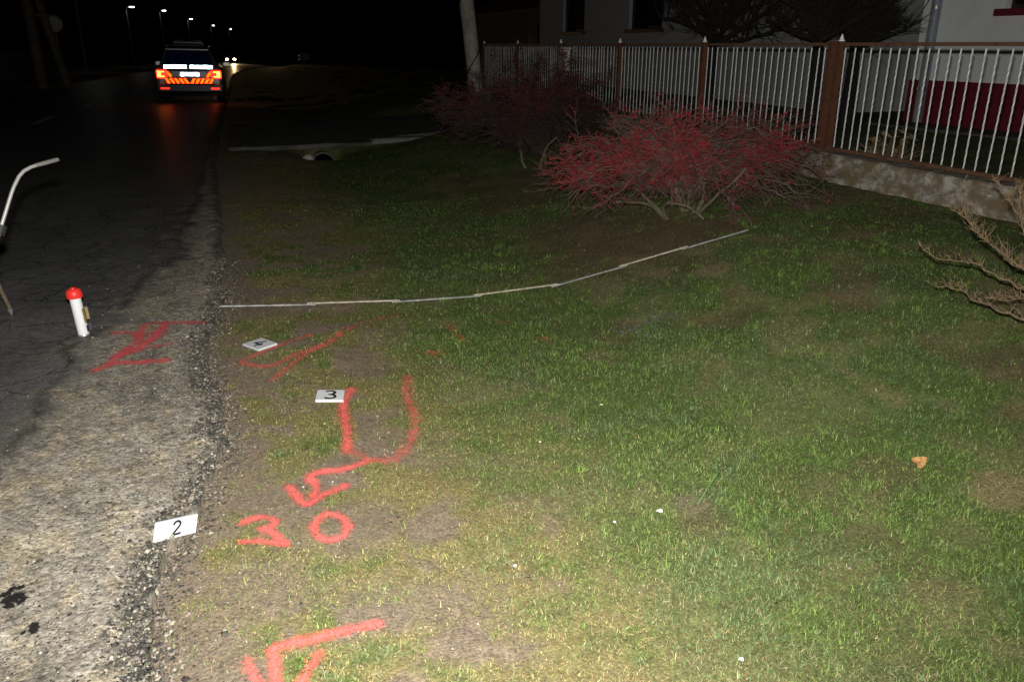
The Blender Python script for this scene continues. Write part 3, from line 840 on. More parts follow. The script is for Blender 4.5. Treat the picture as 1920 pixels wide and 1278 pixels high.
def leaf_litter(n):
    X = rng.uniform(-.1, 5.3, n); Y = rng.uniform(1.3, 8.5, n)
    W_ = cover(X, Y); k = rng.random(n) < .25 + .75 * W_[4]
    X, Y = X[k], Y[k]; n = len(X); Z = ground_z(X, Y) + rng.uniform(.003, .012, n)
    a = rng.uniform(0, 6.28, n); L_ = rng.uniform(.003, .008, n); w_ = L_ * rng.uniform(.25, .6, n)
    t1 = rng.normal(0, .35, n); t2 = rng.normal(0, .35, n)
    u = np.stack([np.cos(a), np.sin(a), t1], 1) * L_[:, None]; v = np.stack([-np.sin(a), np.cos(a), t2], 1) * w_[:, None]
    c = np.stack([X, Y, Z], 1)
    V = np.stack([c - u, c + v, c + u, c - v], 1).reshape(-1, 3)
    T = (np.array([[0, 1, 2], [0, 2, 3]])[None] + (np.arange(n) * 4)[:, None, None]).reshape(-1, 3)
    pal = np.array([[.17, .105, .06], [.14, .09, .055], [.30, .23, .13], [.10, .07, .045], [.27, .24, .19]])
    col = pal[rng.integers(0, 5, n)] * rng.lognormal(0, .3, (n, 1))
    return tag(fast_mesh('leaf_litter', V, T, 'blade', np.repeat(np.clip(col, .01, .6), 4, 0)), 'small brown and tan leaf crumbs strewn through the grass', 'leaf litter', kind='stuff')
leaf_litter(9000)

# ------------------------------------------------------------------ sprayed marks
MARK_LABEL = {
    'road_scrawl': 'scrawled red spray paint lines on the asphalt beside the white can',
    'looped_stroke': 'long red looped spray stroke on the verge beside the number 4 card',
    'bag_outline': 'open U shaped red spray outline on grass beside the number 3 card',
    'hooked_arrow': 'hooked red sprayed arrow pointing at the sprayed circle',
    'numeral_three': 'red sprayed squiggle like a 3 beside the sprayed circle',
    'circle': 'small red sprayed ring on bare soil below the hooked arrow',
    'cornered_arrow': 'large right angled red sprayed arrow on the gritty verge, cut by the frame',
    'dot_scatter': 'faint red overspray fleck in the grass below the folding rule'}
def ribbon(C, hw, st, lift):
    n = len(C)
    T = np.gradient(C, axis=0); T /= np.linalg.norm(T, axis=1)[:, None] + 1e-9
    Nn = np.stack([-T[:, 1], T[:, 0]], 1)
    # round ends
    C = np.vstack([C[:1] - T[:1] * hw * .8, C, C[-1:] + T[-1:] * hw * .8]); Nn = np.vstack([Nn[:1], Nn, Nn[-1:]])
    m = 7
    sarr_ = np.linspace(-1, 1, m)
    seed = int(abs(C[0, 0] * 1000)) % 97
    wob = .75 + .5 * fbm(np.arange(len(C)) * .12, np.zeros(len(C)) + seed, 81)
    wob[0] *= .45; wob[-1] *= .45
    X = C[:, 0:1] + Nn[:, 0:1] * sarr_ * hw * wob[:, None]; Y = C[:, 1:2] + Nn[:, 1:2] * sarr_ * hw * wob[:, None]
    Z = surf_z(X, Y) + lift
    ends = np.ones(len(C)); ends[0] = ends[-1] = .15
    al = (1 - np.abs(sarr_)[None] ** 1.15) * st * ends[:, None]
    return np.stack([X, Y, Z], -1).reshape(-1, 3), grid_faces(len(C), m), al.ravel()
for nm, (mt, L) in MARKS.items():
    sets = [[q] for q in L] if nm == 'dot_scatter' else [L]
    for LL in sets:
        Vs = []; Fs = []; As = []; o = 0
        for k, (C, hw, st) in enumerate(LL):
            v, f, a = ribbon(C, hw, st, (.0075 if nm == 'road_scrawl' else .0045) + .0012 * k)
            Vs.append(v); Fs.append(f + o); As.append(a); o += len(v)
        ob = fast_mesh('paint_mark', np.vstack(Vs), np.vstack(Fs), mt, None, np.concatenate(As), quads=True)
        tag(ob, MARK_LABEL[nm], 'paint mark', 'red overspray flecks' if nm == 'dot_scatter' else 'red sprayed survey marks')
Cb = resample(np.array([on_ground(*p)[:2] for p in [(1180, 622), (1212, 608), (1248, 590)]]), .02)
v, f, a = ribbon(Cb, .10, .8, .012)
tag(fast_mesh('paint_mark', v, f, 'paint_blue', None, a, quads=True), 'faint pale blue sprayed patch in the grass of the ditch', 'paint mark')

# ------------------------------------------------------------------ number cards
def digit_curve(kind):
    if kind == '2':
        P = [(-.30, .30), (-.24, .46), (-.06, .55), (.14, .50), (.24, .34), (.16, .14), (-.06, -.10), (-.32, -.42), (-.05, -.42), (.34, -.40)]
        return [P]
    if kind == '3':
        return [[(-.28, .42), (-.05, .54), (.20, .46), (.24, .26), (.10, .08), (-.08, .04), (.12, .02), (.28, -.14), (.26, -.36), (.04, -.50), (-.18, -.46), (-.30, -.34)]]
    return [[(.02, .52), (-.14, .20), (-.32, -.12), (0, -.12), (.34, -.12)], [(.14, .14), (.13, -.15), (.12, -.52)]]
def number_card(corners, kind, label, lift, propped=False):
    P = [on_ground(*c, lift) for c in corners]                            # far-left, far-right, near-right, near-left
    if propped:                                                           # near edge on the ground, far edge raised
        ax = P[2] - P[3]; ax[2] = 0
        for i, j in ((0, 3), (1, 2)):
            d = ray(*corners[i]); t = float(ax @ (P[j] - [0, 0, EYE])) / float(ax @ d)
            P[i] = np.array([0, 0, EYE]) + d * t
    c = sum(P) / 4
    ex = (P[1] - P[0] + P[2] - P[3]) / 2; w = np.linalg.norm(ex)
    ey = (P[0] - P[3] + P[1] - P[2]) / 2; h = np.linalg.norm(ey)
    ux = Vector(ex).normalized(); uy = Vector(ey); uy = (uy - ux * uy.dot(ux)).normalized(); uz = ux.cross(uy)
    base = (c[0], c[1], c[2] - lift * .4) if propped else (c[0], c[1], float(surf_z(c[0], c[1])) + .002)
    o = empty('number_card', base, 0, label, 'number card', 'numbered evidence cards')
    o.rotation_euler = Matrix((ux, uy, uz)).transposed().to_euler()
    print('card', kind, w, h, ey)
    MB().bbox((0, 0, lift * .5 + .003), (w, h, .0075 + lift * .5), .0015).build('plate', 'card', o)
    top = lift * .5 + .003 + (.0075 + lift * .5) / 2
    mb = MB()
    for st in digit_curve(kind):
        C = resample(np.array(st) * h * .70, .003)
        T = np.gradient(C, axis=0); T /= np.linalg.norm(T, axis=1)[:, None] + 1e-9
        N = np.stack([-T[:, 1], T[:, 0]], 1) * h * .060
        V = [(*(q + n_), top + .0008) for q, n_ in zip(C, N)] + [(*(q - n_), top + .0008) for q, n_ in zip(C, N)]
        n = len(C)
        mb.add(V, [(i, i + n, i + n + 1, i + 1) for i in range(n - 1)])
    mb.build('digit', 'ink', o)
    return o
number_card([(284, 978), (362, 961), (367, 992), (290, 1011)], '2', 'white card with a black 2 lying tilted on the road edge', .010, True)
number_card([(597, 732), (645, 732), (645, 751), (589, 751)], '3', 'white card with a black 3 beside the U shaped paint outline', .012)
number_card([(487, 633), (517, 645), (487, 657), (459, 648)], '4', 'white card with a black 4 turned cornerwise on the verge', .010)

# ------------------------------------------------------------------ marking paint can
p = on_ground(158, 629)
zc = float((p - [0, 0, EYE]) @ fw)
can = empty('spray_can', (p[0], p[1], float(surf_z(p[0], p[1])) + .002), 0, 'white marking spray can with a red cap standing on the road', 'spray can')
can.rotation_euler = (R(-1.5), R(-2.2), R(20))
hcan = .235; rc_ = .0300
MB().lathe([(rc_ * .93, 0), (rc_ * 1.04, .001), (rc_ * 1.06, .005), (rc_ * 1.02, .009), (rc_ * .97, .011)], 28).build('base_rim', 'can_steel', can, True)
MB().lathe([(rc_ * .97, .0105), (rc_, .014), (rc_, hcan - .012), (rc_ * .97, hcan - .004), (rc_ * .86, hcan)], 28).build('can_body', 'can_white', can, True)
capo = MB().lathe([(.041, hcan - .010), (.0425, hcan - .006), (.0425, hcan + .012), (.040, hcan + .026), (.034, hcan + .036), (.026, hcan + .042), (.018, hcan + .0425), (.0165, hcan + .036), (0.001, hcan + .035)], 28).build('cap', 'can_red', can, True)
MB().lathe([(.0135, hcan + .0352), (.0130, hcan + .046), (.0105, hcan + .049), (.001, hcan + .0495)], 16).build('nozzle', 'can_red', capo, True)
def wrap(a0, a1, z0, z1, r, name, m, par):
    n = 14; V = []; F = []
    for k in range(n + 1):
        a = a0 + (a1 - a0) * k / n
        V += [(r * math.cos(a), r * math.sin(a), z0), (r * math.cos(a), r * math.sin(a), z1)]
        if k: F.append((2 * k - 2, 2 * k, 2 * k + 1, 2 * k - 1))
    return MB().add(V, F).build(name, m, par, True)
wrap(R(-62), R(40), .075, .160, rc_ + .0008, 'label_panel', 'can_yellow', can)
wrap(R(-55), R(40), .022, .060, rc_ + .0008, 'label_band', 'can_dark', can)
# the moulded trigger grip clipped to the can
MB().bbox((rc_ + .010, .004, .125), (.016, .030, .075), .004).build('trigger_handle', 'can_yellow', can)
MB().bbox((rc_ + .009, .004, .045), (.014, .026, .050), .004).build('trigger_foot', 'can_dark', can)

# ------------------------------------------------------------------ folding rule
RP = [(420, 574), (584, 571), (742, 567), (895, 555), (1040, 536), (1168, 500), (1283, 466), (1396, 433)]
rpts = [at_Y(x, y, 5.15) for x, y in RP]
for q in rpts: q[2] = max(q[2], float(surf_z(q[0], q[1])) + .012)
rule = empty('folding_rule', tuple(rpts[0]), 0, 'long pale folding rule laid from the road edge across the ditch', 'folding rule')
o0 = Vector(rpts[0])
for i in range(7):
    a = Vector(rpts[i]) - o0; b_ = Vector(rpts[i + 1]) - o0
    dx = (b_ - a); L = dx.length; ux = dx.normalized()
    off = .004 if i % 2 else -.004
    uy = Vector((0, 1, 0)); uy = (uy - ux * uy.dot(ux)).normalized(); uz = ux.cross(uy)
    rot = Matrix((ux, uy, uz)).transposed()
    c = (a + b_) / 2 + uz * (off * .8 + .006) + uy * off
    seg = MB().bbox(c, (L + .055, .019, .010), .002, rot).build('rule_section', 'rule' if i % 2 else 'rule_grey', rule)
    mb = MB()
    for k in range(1, 10):
        t = -L / 2 + L * k / 10
        if k % 5 == 0: mb.box(c + ux * t + uz * .0055, (.012, .0192, .0008), rot)
        else: mb.box(c + ux * t + uz * .0055 - uy * .004, (.004, .010, .0008), rot)
    tag(mb.build('scale_marks', 'rule_red', seg), kind='stuff')
    if i < 6:
        hj = b_ + uz * .008
        MB().lathe([(.0065, -.011), (.0065, .009), (.004, .011)], 14, hj, rot).build('hinge', 'rule', rule, True)

# ------------------------------------------------------------------ measuring wheel (its handle reaches into the frame)
h0 = at_dist(109, 299, 3.72); h1 = at_dist(68, 310, 3.69); h2 = at_dist(44, 321, 3.66); h3 = at_dist(26, 350, 3.63); h4 = at_dist(1, 428, 3.58)
dirn = (h4 - h3) / np.linalg.norm(h4 - h3)
tlen = (h4[2] - .17) / -dirn[2]
hub = h4 + dirn * tlen
mw = empty('measuring_wheel', (hub[0], hub[1], 0), 0, 'bent steel handle of a measuring wheel standing on the road', 'measuring wheel')
B = Vector((hub[0], hub[1], 0))
pole_pts = resample(np.array([h1, h2 * .985 + h1 * .015, h3, h4, (h4 + hub) / 2, hub]), .04)
MB().tube([Vector(q) - B for q in pole_pts], .0068, 10).build('handle_tube', 'steel', mw, True)
gd = (h0 - h1)
MB().tube([Vector(h1 - gd * .05) - B, Vector(h1 + gd * .3) - B, Vector(h1 + gd * .8) - B, Vector(h0) - B], [.0078, .0085, .0085, .0078], 10).build('grip', 'grip', mw, True)
cl = h4 - dirn * .005
MB().tube([Vector(cl - dirn * .004) - B, Vector(cl + dirn * .03) - B], .021, 12).build('clamp', 'black', mw, True)
wx = Vector((0, .16, 0))
wm = Matrix.Rotation(R(90), 3, 'Y')
whl = MB().lathe([(.150, -.010), (.158, -.012), (.160, 0), (.158, .012), (.150, .010)], 36, Vector(hub) - B + Vector((.03, 0, -.006)), wm).build('tyre', 'rubber', mw, True)
sp = MB()
for k in range(6):
    a = k * math.pi / 3
    c = Vector(hub) - B + Vector((.03, 0, -.006))
    sp.tube([c, c + Vector((0, math.cos(a), math.sin(a))) * .152], .004, 6)
sp.build('spokes', 'steel', whl)
MB().lathe([(.03, -.015), (.03, .03)], 16, Vector(hub) - B + Vector((.03, 0, -.006)), wm).build('hub', 'black', mw, True)

# pale stake foot at the left margin
q0 = on_ground(22, 589); q1 = at_dist(2, 545, float(np.linalg.norm(q0 - [0, 0, EYE])) - .08)
q2 = q1 + (q1 - q0) * 3.2
stk = empty('survey_tripod', tuple(q0), 0, 'slim wooden tripod legs planted on the dark road beyond the measuring wheel', 'tripod')
Q = Vector(q0)
MB().tube([Vector(q0) - Q + Vector((0, 0, .03)), Vector(q1) - Q, Vector(q2) - Q], [.010, .013, .015], 8).build('leg', 'pole_dark', stk, True)
MB().tube([Vector((0, 0, .0)), Vector((-.004, 0, .035))], [.006, .017], 8).build('foot', 'hinge', stk, True)
for dx_, dy_ in ((-.75, -.25), (-.55, .5)):
    f0 = Vector((dx_, dy_, float(surf_z(q0[0] + dx_, q0[1] + dy_) - q0[2])))
    MB().tube([f0, Vector(q2) - Q], [.010, .015], 8).build('leg', 'pole_dark', stk, True)
MB().lathe([(.05, -.02), (.07, 0), (.07, .03), (.02, .05)], 16, Vector(q2) - Q).build('tripod_head', 'black', stk, True)

# ------------------------------------------------------------------ shrubs
def grow(start, d, length, r0, nseg, curl, droop, rg):
    """a wandering polyline with radii"""
    P = [Vector(start)]; d = Vector(d).normalized(); rad = [r0]
    st = length / nseg
    w = Vector((rg.gauss(0, 1), rg.gauss(0, 1), rg.gauss(0, .6))) * curl
    for k in range(nseg):
        d = (d + w * .5 + Vector((rg.gauss(0, curl), rg.gauss(0, curl), rg.gauss(0, curl) - droop))).normalized()
        P.append(P[-1] + d * st)
        rad.append(r0 * (1 - .75 * (k + 1) / nseg))
    return P, rad

def berry_mesh(pts, r):
    pts = np.asarray(pts); n = len(pts)
    base = np.array([[1, 0, 0], [0, 1, 0], [-1, 0, 0], [0, -1, 0], [0, 0, 1.1], [0, 0, -1.1]])
    rad = r * rng.lognormal(0, .25, n)
    V = base[None] * rad[:, None, None] + pts[:, None, :] + rng.normal(0, r * .12, (n, 6, 3))
    T0 = np.array([[0, 1, 4], [1, 2, 4], [2, 3, 4], [3, 0, 4], [1, 0, 5], [2, 1, 5], [3, 2, 5], [0, 3, 5]])
    return V.reshape(-1, 3), (T0[None] + (np.arange(n) * 6)[:, None, None]).reshape(-1, 3)

def berry_bush(base, center, rad, n_main, n_sec, n_tw, seed, label, red_bias, trunk_stems, twig_r=.0019, tm='twig', bm_='bark'):
    """spreading bare shrub: arching main branches, flat sprays of twigs, red fruit along the outer ones"""
    rg = random.Random(seed)
    o = empty('berry_bush', tuple(base), 0, label, 'bush', 'berry bushes on the bank')
    Bv = Vector(base)
    c = Vector(center) - Bv
    tr = MB(); br = MB(); tw = MB(); bp = []
    for k in range(trunk_stems):
        a = k * 2.1 + seed
        s0 = Vector((math.cos(a) * .13, math.sin(a) * .10, -.03))
        P, rr = grow(s0, (math.cos(a) * .8, math.sin(a) * .7, .95), .55 * rg.uniform(.8, 1.2), .020 * rg.uniform(.8, 1.3), 7, .22, -.02, rg)
        rr = [max(x, .012) for x in rr]
        tr.tube(P, rr, 8)
    for i in range(n_main):
        a = 2 * math.pi * (i + rg.random()) / n_main
        e = rg.uniform(.02, 1.0) ** 1.1
        tgt = c + Vector((math.cos(a) * rad[0] * rg.uniform(.75, 1.0) * math.sqrt(max(0, 1 - (e * .92) ** 2)), math.sin(a) * rad[1] * rg.uniform(.75, 1.0) * math.sqrt(max(0, 1 - (e * .92) ** 2)), (e * 1.35 - .42) * rad[2]))
        s0 = Vector((math.cos(a) * .16 * rg.random(), math.sin(a) * .14 * rg.random(), .10 + .22 * rg.random()))
        mid = s0 * .45 + tgt * .55 + Vector((rg.gauss(0, .08), rg.gauss(0, .08), .16 + rg.gauss(0, .06)))
        P = [Vector(q) for q in resample(np.array([s0, s0 * .75 + mid * .25 + Vector((0, 0, .07)), mid, tgt]), .055)]
        n = len(P)
        wob = Vector((0, 0, 0)); Q_ = []
        for q in P:
            wob = wob * .8 + Vector((rg.gauss(0, .014), rg.gauss(0, .014), rg.gauss(0, .012)))
            Q_.append(q + wob)
        P = Q_
        br.tube(P, [.0085 * (1 - .72 * k / n) for k in range(n)], 5)
        for j in range(n_sec):
            k = int(n * (.22 + .78 * rg.random())) - 1; k = max(1, min(k, n - 2))
            t = (P[k + 1] - P[k - 1]).normalized()
            sd = t.cross(Vector((0, 0, 1))).normalized() * (1 if j % 2 else -1)
            d = (t * rg.uniform(.3, 1.0) + sd * rg.uniform(.4, 1.0) + Vector((0, 0, rg.gauss(.14, .3)))).normalized()
            S, sr = grow(P[k], d, rg.uniform(.22, .50), .0036, 6, .20, .045, rg)
            br.tube(S, sr, 4, False)
            for m in range(n_tw):
                kk = rg.randrange(1, 6)
                t2 = (S[min(kk + 1, 6)] - S[kk - 1]).normalized()
                s2 = t2.cross(Vector((rg.gauss(0, .5), rg.gauss(0, .5), 1))).normalized() * (1 if m % 2 else -1)
                d2 = (t2 * rg.uniform(.3, 1.1) + s2 * rg.uniform(.4, 1.) + Vector((0, 0, rg.gauss(.0, .25))))
                Tt, trr = grow(S[kk], d2, rg.uniform(.07, .20), twig_r, 3, .22, .05, rg)
                tw.tube(Tt, trr, 3, False)
                w = Tt[-1] + Bv
                hi = (Tt[-1].z - c.z) / rad[2] - .03
                cl = float(fbm(w.x * 3.1 + seed, w.y * 3.1 + w.z * 2.4, 91))
                pr = red_bias * (sstep(-.65, .45, hi) * .95 + .06) * sstep(.39, .58, cl)
                if rg.random() < pr:
                    for z in range(rg.randrange(5, 13)):
                        q = rg.random() * 2.99; ki = int(q)
                        bp.append(Tt[ki].lerp(Tt[ki + 1], q - ki) + Vector((rg.gauss(0, .005), rg.gauss(0, .005), rg.gauss(0, .005))))
    tr.build('trunk', 'mossbark', o, True)
    b_ = br.build('branches', bm_, o, True)
    t_ = tw.build('twigs', tm, o); tag(t_, kind='stuff')
    v, t = berry_mesh(bp, .0045)
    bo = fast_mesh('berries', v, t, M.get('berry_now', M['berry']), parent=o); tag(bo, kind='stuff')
    return o
bz = float(ground_z(3.46, 5.95))
berry_bush((3.46, 5.95, bz), (3.62, 6.15, bz + .31), (1.36, .88, .45), 62, 17, 8, 3, 'wide low bush bare but for bright red berries at the rule end', 1.0, 8)
bz2 = float(ground_z(3.35, 9.3))
M['berry_now'] = mat('shaded_red_berry', (.10, .010, .013), .6, var=.4, scale=7)  # red berry darkened to carry the shade on the rear bush
berry_bush((3.35, 9.3, bz2), (3.25, 9.4, bz2 + .72), (1.12, .85, .60), 52, 15, 8, 11, 'tall dim reddish bush on thin trunks in front of the pale pole', .9, 3, .003, 'twig_shaded', 'twig_shaded')

# a few rooted suckers dropping from the near bush
def bez(p0, p1, sag, n=8):
    p0, p1 = Vector(p0), Vector(p1)
    return [p0.lerp(p1, k / n) + Vector((0, 0, -sag * 4 * (k / n) * (1 - k / n))) for k in range(n + 1)]

# dry branching shrub at the right margin
sb = np.array([3.42, 2.40, float(ground_z(3.42, 2.40))])
shrub = empty('dry_shrub', tuple(sb), 0, 'leafless tan shrub with spiny side shoots leaning over the lawn', 'shrub')
SB = Vector(sb)
def branch(pxs, dists, r0, spur, seed, spur_len=.07):
    rg = random.Random(seed)
    P = np.array([at_dist(x, y, d) for (x, y), d in zip(pxs, dists)])
    # keep it above the lawn
    for q in P: q[2] = max(q[2], float(surf_z(q[0], q[1])) + .05)
    C = resample(P, .03)
    n = len(C)
    pts = [Vector(q) - SB + Vector((rg.gauss(0, .004), rg.gauss(0, .004), rg.gauss(0, .004))) for q in C]
    mb = MB().tube(pts, [r0 * .48 * (1 - .7 * k / n) for k in range(n)], 7)
    b_ = mb.build('branch', 'drytwig', shrub, True)
    ms = MB()
    for k in range(int(spur * 3.0)):
        i = rg.randrange(1, n - 1)
        t = (pts[min(i + 1, n - 1)] - pts[i - 1]).normalized()
        d = Vector((rg.gauss(0, .5), rg.gauss(0, .5), rg.uniform(.2, 1.2))) + t * rg.uniform(.2, .8)
        S, rr = grow(pts[i], d, spur_len * rg.uniform(.4, 1.5), .0017, 3, .18, -.05, rg)
        ms.tube(S, [max(q, .0008) for q in rr], 4)
        if rg.random() < .5:
            S2, rr2 = grow(S[2], d + Vector((rg.gauss(0, .8), rg.gauss(0, .8), .1)), spur_len * .5, .002, 2, .2, 0, rg)
            ms.tube(S2, [max(q, .001) for q in rr2], 3)
    tag(ms.build('side_shoots', 'drytwig', b_), kind='stuff')
root_px = (1990, 620)
branch([root_px, (1955, 540), (1920, 506), (1872, 468), (1835, 438), (1805, 403), (1784, 391)], [4.35, 4.4, 4.45, 4.55, 4.65, 4.75, 4.8], .013, 46, 1)
branch([(1985, 625), (1950, 560), (1920, 540), (1870, 515), (1825, 493), (1772, 487), (1745, 477), (1721, 450)], [4.35, 4.4, 4.45, 4.55, 4.62, 4.7, 4.75, 4.8], .016, 26, 2, .04)
branch([(1990, 640), (1950, 612), (1920, 598), (1865, 577), (1820, 560), (1802, 541), (1752, 537)], [4.2, 4.3, 4.35, 4.42, 4.5, 4.55, 4.6], .012, 30, 3, .05)
branch([(1980, 600), (1945, 470), (1920, 420), (1902, 395), (1890, 367), (1862, 335)], [4.4, 4.5, 4.55, 4.6, 4.65, 4.7], .010, 22, 4)
branch([(1835, 438), (1812, 405), (1806, 380), (1800, 338)], [4.65, 4.72, 4.72, 4.72], .005, 8, 5, .04)
branch([(1980, 610), (1930, 560), (1890, 565), (1850, 560)], [4.3, 4.4, 4.45, 4.5], .008, 26, 6, .05)
branch([(1985, 605), (1945, 505), (1915, 430), (1912, 345)], [4.35, 4.4, 4.5, 4.55], .009, 30, 7, .06)
branch([(1985, 615), (1940, 520), (1900, 498), (1880, 480)], [4.3, 4.4, 4.45, 4.5], .009, 34, 8, .05)
MB().tube([Vector((0, 0, -.04)), Vector(at_dist(1990, 620, 4.3)) - SB, Vector(at_dist(1985, 600, 4.35)) - SB], [.028, .020, .012], 8).build('trunk', 'drytwig', shrub, True)

# ------------------------------------------------------------------ fence on its concrete base
FX = 5.55
POST_Y = [4.36, 6.805, 6.925, 9.30, 11.73, 14.17, 16.59, 19.05]
FT, FB = 1.57, .60
wall = empty('fence_wall', (FX, 5, .3), 0, 'low stained concrete wall under the brown railing', 'wall')
WO = Vector((FX, 5, .3))
def wall_piece(y0, y1, seed):
    ny = max(2, int((y1 - y0) / .08)); V = []; F = []
    prof = [(-.12, -.25), (-.125, .0), (-.118, .12), (-.112, .235), (-.095, .25), (.12, .25), (.12, -.25)]
    for i in range(ny + 1):
        y = y0 + (y1 - y0) * i / ny
        for k, (x, z) in enumerate(prof):
            j = .020 * (float(fbm(y * 6 + k * 3.3, z * 8 + seed, 17)) - .5) if 0 < k < 5 else 0
            V.append((x + j, y - 5, z + j * .8))
        if i:
            for k in range(6):
                a = (i - 1) * 7 + k; F.append((a, a + 1, a + 8, a + 7))
    e = ny * 7
    F.append(tuple(range(7))[::-1]); F.append(tuple(range(e, e + 7)))
    return MB().add(V, F).build('wall_section', 'plinth_wall', wall, True)
wall_piece(1.2, 4.925, 1); wall_piece(4.94, 6.9, 2); wall_piece(6.915, 12.9, 3)
wall_piece(18.9, 19.3, 4)

fence = empty('railing_fence', (FX, 6.8, FB), 0, 'brown steel railing with white twisted bars on the concrete wall', 'fence')
FO = Vector((FX, 6.8, FB))
def twisted_bar():
    V = []; F = []; n = 30; h = FT - FB - .05; hw = .0050
    for i in range(n + 1):
        t = i / n
        tw_ = 0.8 + 2 * math.pi * 3.2 * t
        for k in range(4):
            a = tw_ + k * math.pi / 2
            V.append((hw * 1.35 * math.cos(a), hw * 1.35 * math.sin(a), t * h))
        if i:
            for k in range(4):
                F.append((i * 4 - 4 + k, i * 4 - 4 + (k + 1) % 4, i * 4 + (k + 1) % 4, i * 4 + k))
    me = bpy.data.meshes.new('bar'); me.from_pydata(V, [], F); me.update(); me.materials.append(M['bar'])
    return me
bar_me = twisted_bar()
pb = MB().bbox((0, 0, 0), (.055, .055, FT - .56), .004)
post_me = None
fin_prof = [(.030, 0), (.031, .010), (.020, .016), (.017, .030), (.010, .050), (.002, .066)]
for i, y in enumerate(POST_Y):
    w = .05 if i in (1, 2) else .06
    pz0 = .53
    po = MB().bbox(Vector((FX, y, (pz0 + FT + .015) / 2)) - FO, (.06, w, FT + .015 - pz0), .004).build('post', 'post', fence)
    if i != 2:
        MB().lathe(fin_prof, 12, Vector((FX, y, FT + .0155)) - FO).build('finial', 'finial', po, True)
for (y0, y1) in [(1.3, 4.32), (4.40, 6.775), (6.955, 9.26), (9.34, 11.69), (11.77, 14.13), (14.21, 16.55), (16.63, 19.01)]:
    L = y1 - y0
    sag = .0
    MB().bbox(Vector((FX, (y0 + y1) / 2, FT - .012)) - FO, (.04, L, .030), .003).build('top_rail', 'rail', fence)
    MB().bbox(Vector((FX - .005, (y0 + y1) / 2, FB - .012)) - FO, (.045, L, .035), .003).build('bottom_rail', 'rail', fence)
    nb = int(round(L / .112))
    for k in range(nb):
        y = y0 + L * (k + .5) / nb
        b_ = bpy.data.objects.new('bar', bar_me); COL.objects.link(b_); b_.parent = fence
        b_.location = Vector((FX, y + random.gauss(0, .004), FB + .0057)) - FO
        b_.rotation_euler = (random.gauss(0, .006), random.gauss(0, .004), random.random() * .5)
# mailbox on the fence
mbx = empty('mailbox', (FX - .09, 13.75, 1.30), 0, 'small pale letter box hung on the railing near the gate', 'mailbox')
MB().bbox((0, 0, .0), (.10, .24, .36), .012).build('box', 'mailbox', mbx)
MB().bbox((-.008, 0, .197), (.135, .28, .03), .008).build('lid', 'mailbox', mbx)
MB().bbox((-.0525, 0, .09), (.004, .17, .022), .001).build('slot', 'black', mbx)
MB().bbox((.055, 0, .05), (.02, .05, .30), .002).build('bracket', 'hinge', mbx)

# ------------------------------------------------------------------ driveway over the ditch
drv = empty('driveway_culvert', (1.2, 16, -.05), 0, 'concrete driveway slab bridging the ditch beside the road', 'culvert')
DO = Vector((1.2, 16, -.05))
def slab(x0, x1, y0, y1, z0, z1, t, name):
    n = 10; V = []; F = []
    for i in range(n + 1):
        x = x0 + (x1 - x0) * i / n; z = z0 + (z1 - z0) * i / n
        for (y, zz) in ((y0 + .16 * (random.random() - .5), z - t), (y0 + .16 * (random.random() - .5), z), (y1, z), (y1, z - t)):
            V.append(Vector((x, y, zz)) - DO)
        if i:
            for k in range(4): F.append(((i - 1) * 4 + k, (i - 1) * 4 + (k + 1) % 4, i * 4 + (k + 1) % 4, i * 4 + k))
    F += [(0, 1, 2, 3), (n * 4 + 3, n * 4 + 2, n * 4 + 1, n * 4)]
    return MB().add(V, F).build(name, 'slab', drv)
slab(-.25, 2.05, 13.9, 18.2, .0, .02, .07, 'slab')
slab(2.07, 5.4, 14.35, 17.9, .02, .24, .07, 'slab')
ringm = Matrix.Rotation(R(90), 3, 'X')
MB().lathe([(.21, 0), (.21, 1.2), (.18, 1.2), (.18, 0.02), (.18, 0)], 20, Vector((1.22, 15.06, -.32)) - DO, ringm).build('pipe', 'slab', drv, True)
MB().lathe([(.179, 0), (.179, .02)], 20, Vector((1.22, 13.90, -.32)) - DO, ringm).build('pipe_mouth_shade', 'pipe_shade', drv, True)  # black disc in place of the darkness inside the pipe
MB().bbox(Vector((2.55, 14.10, .0)) - DO, (1.0, .30, .12), .03, Matrix.Rotation(R(3), 3, 'Z')).build('kerb_block', 'slab2', drv)
stn = MB()
c = np.array([.96, 13.55, float(ground_z(.96, 13.55))])
V = []
for th in np.linspace(0, math.pi, 7):
    for ph in np.linspace(0, 2 * math.pi, 11)[:-1]:
        V.append((c[0] + .10 * math.sin(th) * math.cos(ph) * (1 + .2 * math.sin(3 * ph)), c[1] + .08 * math.sin(th) * math.sin(ph), c[2] + .05 + .08 * math.cos(th)))
F = [(i * 10 + k, i * 10 + (k + 1) % 10, i * 10 + 10 + (k + 1) % 10, i * 10 + 10 + k) for i in range(6) for k in range(10)]
tag(stn.add(V, F).build('stone', 'stone', None, True), 'pale fist sized stone by the culvert mouth', 'stone')

